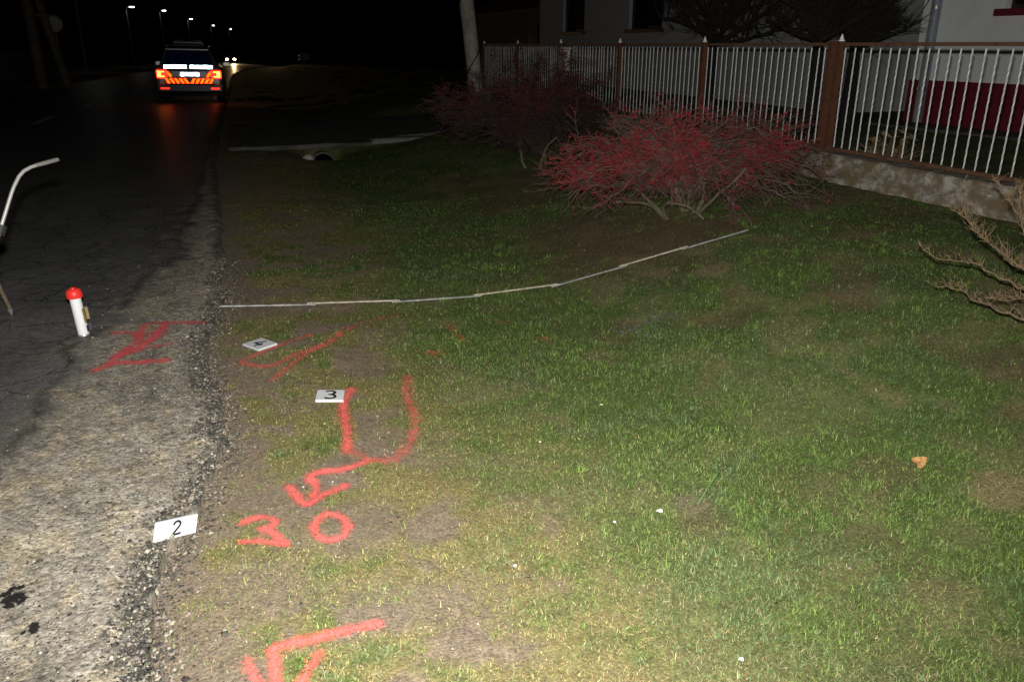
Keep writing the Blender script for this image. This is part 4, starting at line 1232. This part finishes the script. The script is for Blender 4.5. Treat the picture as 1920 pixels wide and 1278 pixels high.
# ------------------------------------------------------------------ pale utility pole
pp0 = np.array([4.35, 15.2, float(ground_z(4.35, 15.2))])
pp0 = at_dist(898, 150, 15.6); pp0 = np.array([pp0[0], pp0[1], .22])
ptop = at_dist(868, -60, 15.9)
dv = (ptop - pp0) / (ptop[2] - pp0[2])
up_ = empty('utility_pole', tuple(pp0), 0, 'leaning pale utility pole with a slack wire wound round it', 'utility pole')
PO = Vector(pp0)
pts = [Vector(dv * t) for t in (-.3, 0, .5, 1.2, 2.5, 5, 7.6)]
MB().tube(pts, [.15, .145, .14, .135, .13, .12, .11], 14).build('shaft', 'pole', up_, True)
sp = []
for k in range(60):
    t = .3 + 2.6 * k / 59; a = k * .23 + .6
    sp.append(Vector(dv * t) + Vector((math.cos(a), math.sin(a), 0)) * .15)
MB().tube(sp, .011, 5).build('wire', 'wire', up_, True)
MB().bbox(Vector(dv * 7.2), (1.3, .1, .1), .01).build('crossarm', 'pole_dark', up_)
for s in (-.5, .5):
    MB().lathe([(.03, 0), (.05, .03), (.03, .06), (.05, .09), (.02, .12)], 10, Vector(dv * 7.2) + Vector((s, 0, .0502))).build('insulator', 'finial', up_, True)

# ------------------------------------------------------------------ houses
def wbox(o, name, m, x0, x1, y0, y1, z0, z1, O, par=None, bev=None):
    c = Vector(((x0 + x1) / 2, (y0 + y1) / 2, (z0 + z1) / 2)) - O
    mb = MB()
    d = (x1 - x0, y1 - y0, z1 - z0)
    (mb.bbox(c, d, bev) if bev else mb.box(c, d))
    return mb.build(name, m, par or o)

def window_west(o, O, x, y0, y1, z0, z1, sill_m, deep=.12, mull=2):
    """a window set into a wall whose outer face lies at x, looking to -x"""
    w = wbox(o, 'window', 'sash', x + deep - .02, x + deep + .04, y0, y1, z0, z1, O)
    n = mull
    for k in range(n):
        a = y0 + (y1 - y0) * k / n + .05; b_ = y0 + (y1 - y0) * (k + 1) / n - .05
        wbox(o, 'pane', 'glass', x + deep - .024, x + deep - .021, a, b_, z0 + .06, z1 - .06, O, w)
    wbox(o, 'sill', sill_m, x - .09, x + .10, y0 - .12, y1 + .12, z0 - .10, z0 - .003, O, w, .008)
    return w

def pierced_wall(o, O, name, m, x0, x1, y0, y1, z0, z1, holes):
    """wall box from y0..y1 with rectangular openings (a,b,c,d); pieces share no faces"""
    mb = MB()
    ycuts = sorted({y0, y1} | {h[0] for h in holes} | {h[1] for h in holes})
    for a, b_ in zip(ycuts, ycuts[1:]):
        hs = sorted([(h[2], h[3]) for h in holes if h[0] <= a + 1e-6 and h[1] >= b_ - 1e-6])
        z = z0
        for (c, d) in hs + [(z1, None)]:
            if c - z > 1e-4:
                mb.box(Vector(((x0 + x1) / 2, (a + b_) / 2, (z + c) / 2)) - O, (x1 - x0, b_ - a, c - z))
            z = d if d else z
    return mb.build(name, m, o)

def gable_roof(o, O, x0, x1, y0, y1, z, rise, m='roof', over=.35):
    xm = (x0 + x1) / 2
    V = []
    for y in (y0 - over, y1 + over):
        for (x, zz) in ((x0 - over, z - .12), (xm, z + rise), (x1 + over, z - .12), (x1 + over, z - .24), (xm, z + rise - .15), (x0 - over, z - .24)):
            V.append(Vector((x, y, zz)) - O)
    F = [(0, 1, 7, 6), (1, 2, 8, 7), (2, 3, 9, 8), (3, 4, 10, 9), (4, 5, 11, 10), (5, 0, 6, 11), (5, 4, 3, 2, 1, 0), (6, 7, 8, 9, 10, 11)]
    return MB().add(V, F).build('roof', m, o)

# near house: white render over a maroon plinth, its end at the drainpipe
HX = 10.55
ha = empty('house', (HX, 11.1, .3), R(5), 'white rendered house with maroon plinth and a grey corner downpipe', 'house')
HO = Vector((HX, 11.1, .3))
_d = ray(1872, 17)
_y = (10.55 * _d[1] - 11.1 * _d[0]) / (math.cos(R(5)) * _d[0] + math.sin(R(5)) * _d[1])     # along the wall, where that ray meets it
_k = (11.1 + math.cos(R(5)) * _y) / _d[1]
_zs = EYE + _d[2] * _k
hole = (11.1 + _y - .12 - 1.25, 11.1 + _y - .12, _zs, _zs + 1.4)
pierced_wall(ha, HO, 'wall', 'render', HX, HX + .3, 2.0, 11.1, 1.02, 5.2, [hole])
wbox(ha, 'end_wall', 'render', HX + .3, HX + 8, 10.8, 11.1, 1.02, 5.2, HO)
wbox(ha, 'plinth', 'maroon', HX - .03, HX + .32, 1.98, 11.13, .27, 1.02, HO)
wbox(ha, 'end_plinth', 'maroon', HX + .32, HX + 8, 10.8, 11.13, .27, 1.02, HO)
wbox(ha, 'skirting_slab', 'slab', HX - .75, HX - .03, 2.0, 11.2, -.02, .36, HO)
window_west(ha, HO, HX, hole[0], hole[1], hole[2], hole[3], 'maroon')
gable_roof(ha, HO, HX, HX + 8, 2.0, 11.1, 5.3, 2.6)
dpz = MB().tube([Vector((HX - .10, 10.78, z)) - HO for z in (.37, 1.2, 3, 5.1)], .075, 12).build('downpipe', 'pipe', ha, True)
for z in (.9, 2.1, 3.6):
    MB().lathe([(.083, -.02), (.083, .02)], 12, Vector((HX - .10, 10.78, z)) - HO).build('pipe_bracket', 'hinge', dpz, True)
# window sill near the frame's corner: the sill of the window above sits at the photograph's height

# middle house: grey in the far light, two dark windows
MX = 11.0
hb = empty('house', (MX, 28, .3), 0, 'dim grey rendered house with two tall dark windows behind the railing', 'house')
BO = Vector((MX, 28, .3))
def mid_y(x): return float(at_X(x, 65, MX)[1])
w1 = (mid_y(1095), mid_y(1055)); w2 = (mid_y(1240), mid_y(1178))
yA, yB = 13.2, mid_y(1012)
zs = 1.98
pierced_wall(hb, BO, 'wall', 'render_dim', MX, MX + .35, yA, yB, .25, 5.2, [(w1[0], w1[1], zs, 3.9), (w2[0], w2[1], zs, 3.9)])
wbox(hb, 'end_wall', 'render_dim', MX + .35, MX + 7, yB - .35, yB, .25, 5.2, BO)
wbox(hb, 'gable_wall', 'render_dim', MX + .35, MX + 7, yA, yA + .35, .25, 5.2, BO)
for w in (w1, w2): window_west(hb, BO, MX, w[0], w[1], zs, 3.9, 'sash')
gable_roof(hb, BO, MX, MX + 7, yA, yB, 5.3, 2.4)

# farther house past it
hc = empty('house', (13.5, 46, .3), 0, 'dark far house half hidden behind the pale utility pole', 'house')
CO = Vector((13.5, 46, .3))
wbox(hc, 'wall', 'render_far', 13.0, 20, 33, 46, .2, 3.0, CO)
w = wbox(hc, 'window', 'glass', 12.96, 12.997, 36, 37.3, 1.4, 2.6, CO)
wbox(hc, 'sill', 'sash', 12.90, 12.958, 35.9, 37.4, 1.28, 1.395, CO, w)
gable_roof(hc, CO, 13.0, 20, 33, 46, 3.2, 2.6)

# dark house over the road
hd = empty('house', (-12, 52, 0), 0, 'unlit grey house far across the road behind the split pole', 'house')
EO = Vector((-12, 52, 0))
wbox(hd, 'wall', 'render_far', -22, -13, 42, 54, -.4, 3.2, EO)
w = wbox(hd, 'window', 'glass', -17.5, -16.2, 41.955, 41.997, 1.1, 2.3, EO)
wbox(hd, 'sill', 'sash', -17.6, -16.1, 41.90, 41.95, .98, 1.095, EO, w)
gable_roof(hd, EO, -22, -13, 42, 54, 3.4, 2.6)

# ------------------------------------------------------------------ bare garden trees behind the railing
def bare_tree(base, h_trunk, spread, height, seed, label, n_main=9, lean=(0, 0)):
    rg = random.Random(seed)
    o = empty('bare_tree', tuple(base), 0, label, 'tree', 'bare trees in the garden')
    top = Vector((lean[0], lean[1], h_trunk))
    MB().tube([Vector((0, 0, -.1)), Vector((0.01, 0, h_trunk * .5)) + top * .2, top], [.11, .09, .075], 9).build('trunk', 'blackbark', o, True)
    cr = MB(); tw = MB()
    for i in range(n_main):
        a = 2 * math.pi * (i + rg.random() * .7) / n_main
        d = Vector((math.cos(a), math.sin(a), rg.uniform(.25, 1.2)))
        P, rr = grow(top, d, spread * rg.uniform(.8, 1.2), .05, 9, .10, -.05, rg)
        cr.tube(P, rr, 6)
        for j in range(9):
            k = rg.randrange(2, 10)
            k = min(k, len(P) - 1)
            d2 = Vector((rg.gauss(0, .7), rg.gauss(0, .7), rg.uniform(.1, 1.4)))
            S, sr = grow(P[k], d2, rg.uniform(.5, 1.1) * height, .018, 7, .13, -.03, rg)
            cr.tube(S, sr, 5)
            for m in range(11):
                kk = rg.randrange(1, 8)
                d3 = (S[kk] - S[kk - 1]).normalized() + Vector((rg.gauss(0, .6), rg.gauss(0, .6), rg.gauss(.15, .5)))
                Tt, tr2 = grow(S[kk], d3, rg.uniform(.25, .6), .0075, 4, .14, -.02, rg)
                tw.tube(Tt, tr2, 3, False)
                if rg.random() < .7:
                    T2, tr3 = grow(Tt[2], d3 + Vector((rg.gauss(0, .8), rg.gauss(0, .8), .2)), .25, .005, 3, .14, 0, rg)
                    tw.tube(T2, tr3, 3, False)
    cr.build('limbs', 'blackbark', o, True)
    tag(tw.build('twigs', 'blackbark', o), kind='stuff')
    return o
def garden(x, y, X): return at_X(x, y, X)
for (px_, X, ht, spd, hg, sd, lab, nm) in [
        (1335, 8.4, 1.25, 1.25, 1.0, 5, 'bare spreading tree behind the railing, its trunk by the second finial', 9),
        (1535, 8.3, 1.30, 1.1, 1.0, 8, 'dark forked bare tree behind the railing beside the double post', 9),
        (1605, 8.9, 1.2, .5, .5, 14, 'densest dark bare tree between the grey house and the downpipe', 10)]:
    q = garden(px_, 80, X)
    bare_tree((q[0], q[1], float(ground_z(q[0], q[1]))), ht, spd, hg, sd, lab, nm)

# dry plant behind the railing
q = at_X(1672, 262, 6.6)
q[2] = float(ground_z(q[0], q[1]))
dp = empty('dry_plant', tuple(q), 0, 'tan withered clump just behind the white railing bars', 'plant')
mb = MB(); rg = random.Random(4)
for k in range(120):
    a = rg.random() * 6.28
    P, rr = grow((math.cos(a) * .06, math.sin(a) * .06, -.01), (math.cos(a) * .7, math.sin(a) * .7, rg.uniform(.6, 1.6)), rg.uniform(.18, .42), .005, 5, .12, .06, rg)
    mb.tube(P, rr, 3, False)
mb.build('stems', 'dry', dp)
mb = MB()
for k in range(70):
    a = rg.random() * 6.28; r_ = rg.uniform(.05, .28); zc_ = rg.uniform(.05, .38)
    c = Vector((math.cos(a) * r_, math.sin(a) * r_, zc_)); t = Vector((rg.gauss(0, 1), rg.gauss(0, 1), rg.gauss(0, 1))).normalized(); s2 = t.orthogonal().normalized()
    mb.add([c - t * .05, c + s2 * .018, c + t * .05, c - s2 * .018], [(0, 1, 2, 3)])
mb.build('leaves', 'dry', dp)

# ------------------------------------------------------------------ patrol car, rear towards us
CXc, CYc = -1.32, 26.05
car = empty('police_car', (CXc, CYc, float(road_z(CXc, CYc + 2))), R(-.6), 'silver estate car with lit tail lamps and chevron striping stopped on the road', 'car')
car.rotation_euler = (0, R(1.2), R(-.6))
def loft(sections, n, name, m, par):
    V = []; F = []
    for (y, ring) in sections:
        for (x, z) in ring: V.append((x, y, z))
    k = len(sections[0][1])
    for i in range(len(sections) - 1):
        for j in range(k):
            a = i * k + j; b_ = i * k + (j + 1) % k
            F.append((a, b_, b_ + k, a + k))
    F.append(tuple(range(k))); F.append(tuple(range((len(sections) - 1) * k, len(sections) * k))[::-1])
    return MB().add(V, F).build(name, m, par, True)
def ring(w, zb, zt, wt, r=.08):
    """lower-body ring: bottom half-width w, shoulder width wt"""
    return [(-w + r, zb), (w - r, zb), (w, zb + r), (w + .01, (zb + zt) / 2), (wt, zt - .03), (wt - .04, zt), (-wt + .04, zt), (-wt, zt - .03), (-w - .01, (zb + zt) / 2), (-w, zb + r)]
def body_set(par, m, glass_m, front=False):
    loft([(.02, ring(.80, .38, .88, .76)), (.06, ring(.88, .30, .98, .84)), (.35, ring(.905, .22, 1.0, .87)), (2.3, ring(.905, .20, .98, .87)), (3.3, ring(.905, .20, .95, .86)), (4.2, ring(.89, .22, .84, .82)), (4.52, ring(.80, .30, .72, .72)), (4.58, ring(.70, .36, .62, .6))], 10, 'body', m, par)
    def cab(w, zb, wt, zt): return [(-w, zb), (w, zb), (w - .01, zb + .06), (wt + .02, zt - .06), (wt - .08, zt), (-wt + .08, zt), (-wt - .02, zt - .06), (-w + .01, zb + .06)]
    loft([(.10, cab(.80, .93, .78, .98)), (.22, cab(.82, .95, .68, 1.24)), (.36, cab(.83, .95, .62, 1.45)), (.60, cab(.84, .95, .62, 1.49)), (1.6, cab(.84, .95, .63, 1.52)), (2.4, cab(.84, .94, .62, 1.47)), (3.05, cab(.83, .93, .70, 1.08)), (3.2, cab(.82, .92, .76, .97))], 8, 'cabin', m, par)
body_set(car, M['carpaint'], 'glass')
# rear window: a slanted pane just proud of the hatch
def quad(name, P, m, par, th=(0, -.006, .003)):
    P = [Vector(q) for q in P]; t = Vector(th)
    return MB().add(P + [q + t for q in P], [(3, 2, 1, 0), (4, 5, 6, 7), (0, 1, 5, 4), (1, 2, 6, 5), (2, 3, 7, 6), (3, 0, 4, 7)]).build(name, m, par)
quad('rear_window', [(-.70, .10, 1.02), (.70, .10, 1.02), (.56, .318, 1.415), (-.56, .318, 1.415)], 'glass_blue_bleed', car, (0, -.03, .012))
quad('spoiler', [(-.58, .26, 1.46), (.58, .26, 1.46), (.60, .50, 1.515), (-.60, .50, 1.515)], 'carpaint', car, (0, 0, .022))
bmp = MB().bbox((0, .02, .42), (1.72, .14, .26), .05).build('bumper', 'cardark', car, True)
for s in (-1, 1):
    MB().bbox((s * .68, -.058, .41), (.24, .016, .045), .004).build('bumper_reflector_glow', 'tail_rim', bmp)  # reflectors are no lamps; the light they return is put in as glow
    t = MB().bbox((s * .735, .012, .80), (.29, .075, .24), .02).build('tail_light', 'tail_rim', car, True)
    mb = MB()
    mb.bbox((s * .80, -.0285, .80), (.10, .012, .17), .004); mb.bbox((s * .72, -.030, .865), (.12, .009, .035), .003); mb.bbox((s * .72, -.030, .735), (.12, .009, .035), .003)
    mb.build('lamp_element', 'tail_core', t)
    mir = MB().bbox((s * 1.0, 2.55, 1.04), (.20, .09, .14), .03).build('wing_mirror', 'carpaint', car, True)
    MB().bbox((s * 1.0, 2.502, 1.04), (.16, .004, .10), .001).build('mirror_glass', 'steel', mir)
    for yy in (.92, 3.62):
        wm_ = Matrix.Rotation(R(90), 3, 'Y')
        wl = MB().lathe([(.20, -.11), (.30, -.11), (.325, -.07), (.325, .07), (.30, .11), (.20, .11)], 28, (s * .79, yy, .32), wm_).build('wheel', 'rubber', car, True)
        MB().lathe([(.02, -.1125), (.19, -.1125), (.20, -.10), (.20, .10), (.19, .1125), (.02, .1125)], 20, (s * .79, yy, .32), wm_).build('rim', 'steel', wl, True)
    MB().tube([(s * .57, .55, 1.535), (s * .585, .75, 1.575), (s * .585, 1.9, 1.585), (s * .57, 2.15, 1.52)], .016, 7).build('roof_rail', 'hinge', car, True)
lb = MB().bbox((0, 1.25, 1.66), (.82, .28, .10), .03).build('light_bar', 'cardark', car, True)
MB().bbox((0, 1.25, 1.585), (.9, .12, .055), .005).build('bar_mount', 'black', lb)
for s in (-1, 1): MB().bbox((s * .27, 1.25, 1.72), (.22, .24, .022), .006).build('beacon_lens', 'signblue', lb)

def retro(name, x0, x1, z0, z1, y, m, par, a=.010, keep=None):
    """strip of corner-cube prisms opening to -y"""
    h = a * math.sqrt(3) / 2; dep = a / math.sqrt(6)
    mb = MB(); row = 0; z = z0
    while z < z1 - 1e-6:
        x = x0 - a * random.random()
        while x < x1 + a / 2:
            for tri in ([(x, z), (x + a, z), (x + a / 2, z + h)], [(x + a, z), (x + 1.5 * a, z + h), (x + a / 2, z + h)]):
                cx_ = sum(q[0] for q in tri) / 3; cz_ = sum(q[1] for q in tri) / 3
                if cx_ < x0 or cx_ > x1 or (keep and not keep(cx_, cz_)): continue
                V = [(q[0], y, q[1]) for q in tri] + [(cx_, y + dep, cz_)]
                mb.add(V, [(0, 1, 3), (1, 2, 3), (2, 0, 3)])
            x += a
        z += h; row += 1
    return mb.build(name, m, par)
retro('reflective_strip', -.66, -.04, .955, 1.045, -.035, 'retro_white', car)
retro('reflective_strip', .04, .66, .955, 1.045, -.035, 'retro_white', car)
MB().bbox((0, .008, 1.0), (1.36, .04, .11), .004).build('strip_backing', 'cardark', car)
pl = MB().bbox((0.02, .004, .80), (.56, .05, .135), .004).build('number_plate', 'plate', car)
retro('plate_sheet', -.24, .28, .75, .85, -.036, 'retro_plate', pl)
mb = MB()
for k, xx in enumerate((-.17, -.11, -.05, .05, .11, .17, .23)):
    mb.box((xx + .02, -.0385, .80), (.010, .002, .062)); 
    if k % 2: mb.box((xx + .035, -.0385, .825), (.026, .002, .010)); mb.box((xx + .035, -.0385, .775), (.026, .002, .010))
mb.build('plate_characters', 'ink', pl)
cb = MB().bbox((0, .004, .63), (1.34, .05, .20), .004).build('chevron_backing', 'car_red', car)
for sgn in (-1, 1):
    for k in range(5):
        x0_ = .02 + k * .125
        def stripe(a_, b_, sgn=sgn, x0_=x0_): return 0 <= sgn * a_ - x0_ - (b_ - .55) * .6 < .068
        retro('chevron', min(sgn * x0_, sgn * (x0_ + .18)), max(sgn * x0_, sgn * (x0_ + .18)), .55, .68, -.036, 'retro_amber', cb, .012, stripe)
for s in (-1, 1):
    pn = MB().bbox((s * .535, .006, .79), (.15, .05, .16), .004).build('side_chevron_backing', 'car_red', car)
    retro('chevron', min(s * .47, s * .60), max(s * .47, s * .60), .72, .865, -.034, 'retro_amber', pn, .013, lambda a_, b_: abs((abs(a_) - .535) + (b_ - .79) * -.8) < .045)

# ------------------------------------------------------------------ oncoming car far off, headlights on
yv = 150.0
hp = at_Y(437, 108, yv)
gzf = float(road_z(hp[0], yv))
oc = empty('oncoming_car', (hp[0], yv, gzf), R(180 + 8), 'distant dark car with lit headlamps coming along the road', 'car')
oc.rotation_euler = (0, 0, R(175))
M['oc'] = M['cardark']
def far_body(par):
    body_set(par, M['cardark'], 'glass')
far_body(oc)
# this body is built rear-first, so its nose lies at +y; the object is turned to face us
for s in (-1, 1):
    hl = MB().lathe([(.19, 0), (.18, .03), (.06, .06)], 16, (s * .58, 4.52, .66), Matrix.Rotation(R(-90), 3, 'X')).build('headlight', 'head_glow', oc, True)
    for yy in (.92, 3.62):
        MB().lathe([(.02, -.11), (.30, -.11), (.325, -.07), (.325, .07), (.30, .11), (.02, .11)], 20, (s * .79, yy, .32), Matrix.Rotation(R(90), 3, 'Y')).build('wheel', 'rubber', oc, True)
quad('windscreen', [(-.68, 3.03, 1.09), (.68, 3.03, 1.09), (.56, 2.43, 1.43), (-.56, 2.43, 1.43)], 'glass', oc, (0, .03, .03))
# its dipped beam
bd = bpy.data.lights.new('headlight_beam', 'SPOT'); bd.energy = 15000; bd.color = (1, .62, .28); bd.spot_size = R(16); bd.spot_blend = .8; bd.shadow_soft_size = .1
bo = bpy.data.objects.new('headlight_beam', bd); COL.objects.link(bo); bo.location = (hp[0], yv - 4.75, gzf + .68)
aim = Vector((3.5, 31, -.3)) - bo.location
bo.rotation_euler = aim.to_track_quat('-Z', 'Y').to_euler()

# ------------------------------------------------------------------ street lamps
def street_lamp(hx, hy, hz, label, arm=(.5, -.2)):
    gz_ = float(ground_z(hx, hy))
    H_ = hz - gz_
    o = empty('street_lamp', (hx, hy, gz_), 0, label, 'street lamp', 'street lamps across the road')
    MB().tube([(-arm[0], 0, -.2), (-arm[0], 0, H_ * .4), (-arm[0], 0, H_ - .5), (-arm[0] * .85, 0, H_ - .12), (-arm[0] * .3, 0, H_ + .03)], [.11, .095, .07, .055, .05], 10).build('pole', 'lamp_pole', o, True)
    hd_ = MB().bbox((.05, 0, H_ + .04), (.62, .26, .10), .03).build('lamp_head', 'lamp_pole', o, True)
    MB().bbox((.10, -.02, H_ - .035), (.42, .25, .05), .018).build('lens', 'lamp_glow', hd_, True)
    return o
for i, (x, y, Y) in enumerate([(245, 13, 100), (306, 20, 122), (357, 36, 160), (399, 48, 205), (432, 55, 250)]):
    q = at_Y(x, y, Y)
    street_lamp(q[0], q[1], q[2], 'lit street lamp standing in the far row across the road')
q = at_Y(134, 30, 72)
street_lamp(q[0] + .9, 72, 7.6, 'grey lamp post near the round mirror, its head out of frame')

# ------------------------------------------------------------------ across the road, hardly lit
def split_pole():
    b0 = on_ground(70, 150); Y = 40.0
    q = at_Y(76, 140, Y)
    gz_ = float(ground_z(q[0], Y))
    o = empty('split_pole', (q[0], Y, gz_), 0, 'brown timber pole with a slanting prop across the road', 'utility pole')
    MB().tube([(0, 0, -.3), (0, 0, 3), (-.05, 0, 8)], [.22, .20, .16], 12).build('shaft', 'pole_dark', o, True)
    MB().tube([(1.0, .2, -.3), (.55, .1, 2.6), (.1, 0, 6)], [.17, .16, .13], 12).build('prop', 'pole_dark', o, True)
    MB().bbox((.32, .05, 2.9), (.9, .1, .12), .01).build('tie', 'pole_dark', o)
split_pole()
q = at_Y(101, 45, 41)
gz_ = float(ground_z(q[0], 41))
tm = empty('traffic_mirror', (q[0], 41, gz_), 0, 'round traffic mirror on a thin post beside the propped pole', 'mirror')
MB().tube([(0, .06, -.2), (0, .06, q[2] - gz_ + .2)], .035, 10).build('post', 'lamp_pole', tm, True)
MB().lathe([(.36, 0), (.37, .02), (.33, .05), (.1, .09)], 26, (0, 0, q[2] - gz_), Matrix.Rotation(R(-90), 3, 'X')).build('backing', 'plank', tm, True)
MB().lathe([(.32, .002), (.28, .03), (.18, .05), (.02, .06)], 26, (0, 0, q[2] - gz_), Matrix.Rotation(R(90), 3, 'X')).build('mirror_glass', 'stone', tm, True)
# boards of a fence over there
bf = empty('board_fence', (-9.5, 38, 0), 0, 'dim board fence across the road beyond the propped pole', 'fence')
for k in range(46):
    Y = 37.5 + k * .36
    MB().bbox((-.4 + random.gauss(0, .01), Y - 38, .62 + random.gauss(0, .02)), (.03, .30, 1.3), .004).build('board', 'plank', bf)
for z in (.3, 1.0): MB().bbox((-.45, 45.7 - 38, z), (.05, 16.6, .08), .005).build('rail', 'plank', bf)
# white marker post beyond the car
q = at_Y(298, 128, 48)
mpz = float(ground_z(q[0], 48))
mp_ = empty('marker_post', (q[0], 48, mpz), 0, 'slim white marker post beyond the patrol car', 'post')
MB().bbox((0, 0, .5), (.14, .06, 1.1), .01).build('shaft', 'finial', mp_)
MB().bbox((0, -.033, .85), (.10, .005, .16), .001).build('reflector', 'car_red', mp_)
retro('reflector_prisms', -.05, .05, .95, 1.04, -.05, 'retro_white', mp_, .0125)
q = at_Y(570, 107, 60)
sg = empty('road_sign', (q[0], 60, float(ground_z(q[0], 60))), 0, 'small dark blue sign on a post by the far verge', 'sign')
MB().tube([(0, .03, -.2), (0, .03, q[2] - float(ground_z(q[0], 60)) + .3)], .03, 8).build('post', 'lamp_pole', sg, True)
MB().bbox((0, 0, q[2] - float(ground_z(q[0], 60))), (.7, .02, .45), .005).build('plate', 'signblue', sg)

# ------------------------------------------------------------------ small things lying on the lawn
def leaf_mesh(o, r, m):
    V = [(0, 0, .006)]; n = 22
    for k in range(n):
        t = 2 * math.pi * k / n
        rr = r * (1 + .28 * math.cos(5 * t) + .1 * math.sin(9 * t + 1))
        V.append((rr * math.cos(t), rr * math.sin(t) * .8, .004 + .010 * math.sin(3 * t) * .8 + .004))
    b_ = MB().add(V, [(0, k + 1, (k + 1) % n + 1) for k in range(n)]).build('blade', m, o)
    MB().tube([(0, 0, .008), (-r * .8, -.01, .012), (-r * 1.6, -.02, .006)], [.0016, .0014, .001], 5).build('stalk', m, o)
q = on_ground(1725, 868, .02)
lf = empty('fallen_leaf', tuple(q), R(20), 'single bright orange dry leaf on the lawn', 'leaf')
leaf_mesh(lf, .040, 'leaf')
for (x, y, r_, lab) in [(1127, 758, .008, 'tiny white petal in the damp ditch grass'), (1237, 957, .013, 'cream flower head lying above the brown bare spot'),
                        (1012, 828, .006, 'white fleck in the grass beside the pale blue tuft'), (1152, 978, .007, 'white fleck below the cream flower head'),
                        (965, 1060, .007, 'small white fleck in the straw coloured turf'), (1390, 1235, .008, 'white scrap in the tall grass near the lower edge')]:
    q = on_ground(x, y, .016)
    V = [(0, 0, .004)] + [(r_ * math.cos(t) * (1 + .3 * math.sin(3 * t)), r_ * math.sin(t), .002 * math.sin(2 * t)) for t in np.linspace(0, 2 * math.pi, 10)[:-1]]
    ob = MB().add(V, [(0, k + 1, (k + 1) % 9 + 1) for k in range(9)] + [(0, (k + 1) % 9 + 1, k + 1) for k in range(0)]).build('flower_scrap', 'petal')
    ob.location = tuple(q)
    tag(ob, lab, 'petal')
# one long blade arching out of the turf
q = on_ground(1308, 945); q1_ = on_ground(1385, 880)
mid_ = (q + q1_) / 2 + [0, 0, .07]
pts = resample(np.array([q, mid_, q1_ + [0, 0, .02]]), .01)
n = len(pts); V = []; F = []
sd = np.array([.5, -.3, .2]); sd /= np.linalg.norm(sd)
for k, p_ in enumerate(pts):
    w_ = .0028 * (1 - (k / n) ** 2) + .0004
    V += [tuple(p_ - sd * w_), tuple(p_ + sd * w_)]
    if k: F.append((2 * k - 2, 2 * k - 1, 2 * k + 1, 2 * k))
me_ = MB().add(V, F).build('long_grass_blade', mat('fresh_blade', (.10, .17, .06), .6, var=.2, scale=40))
tag(me_, 'one long green grass blade arching over the lawn', 'grass blade')
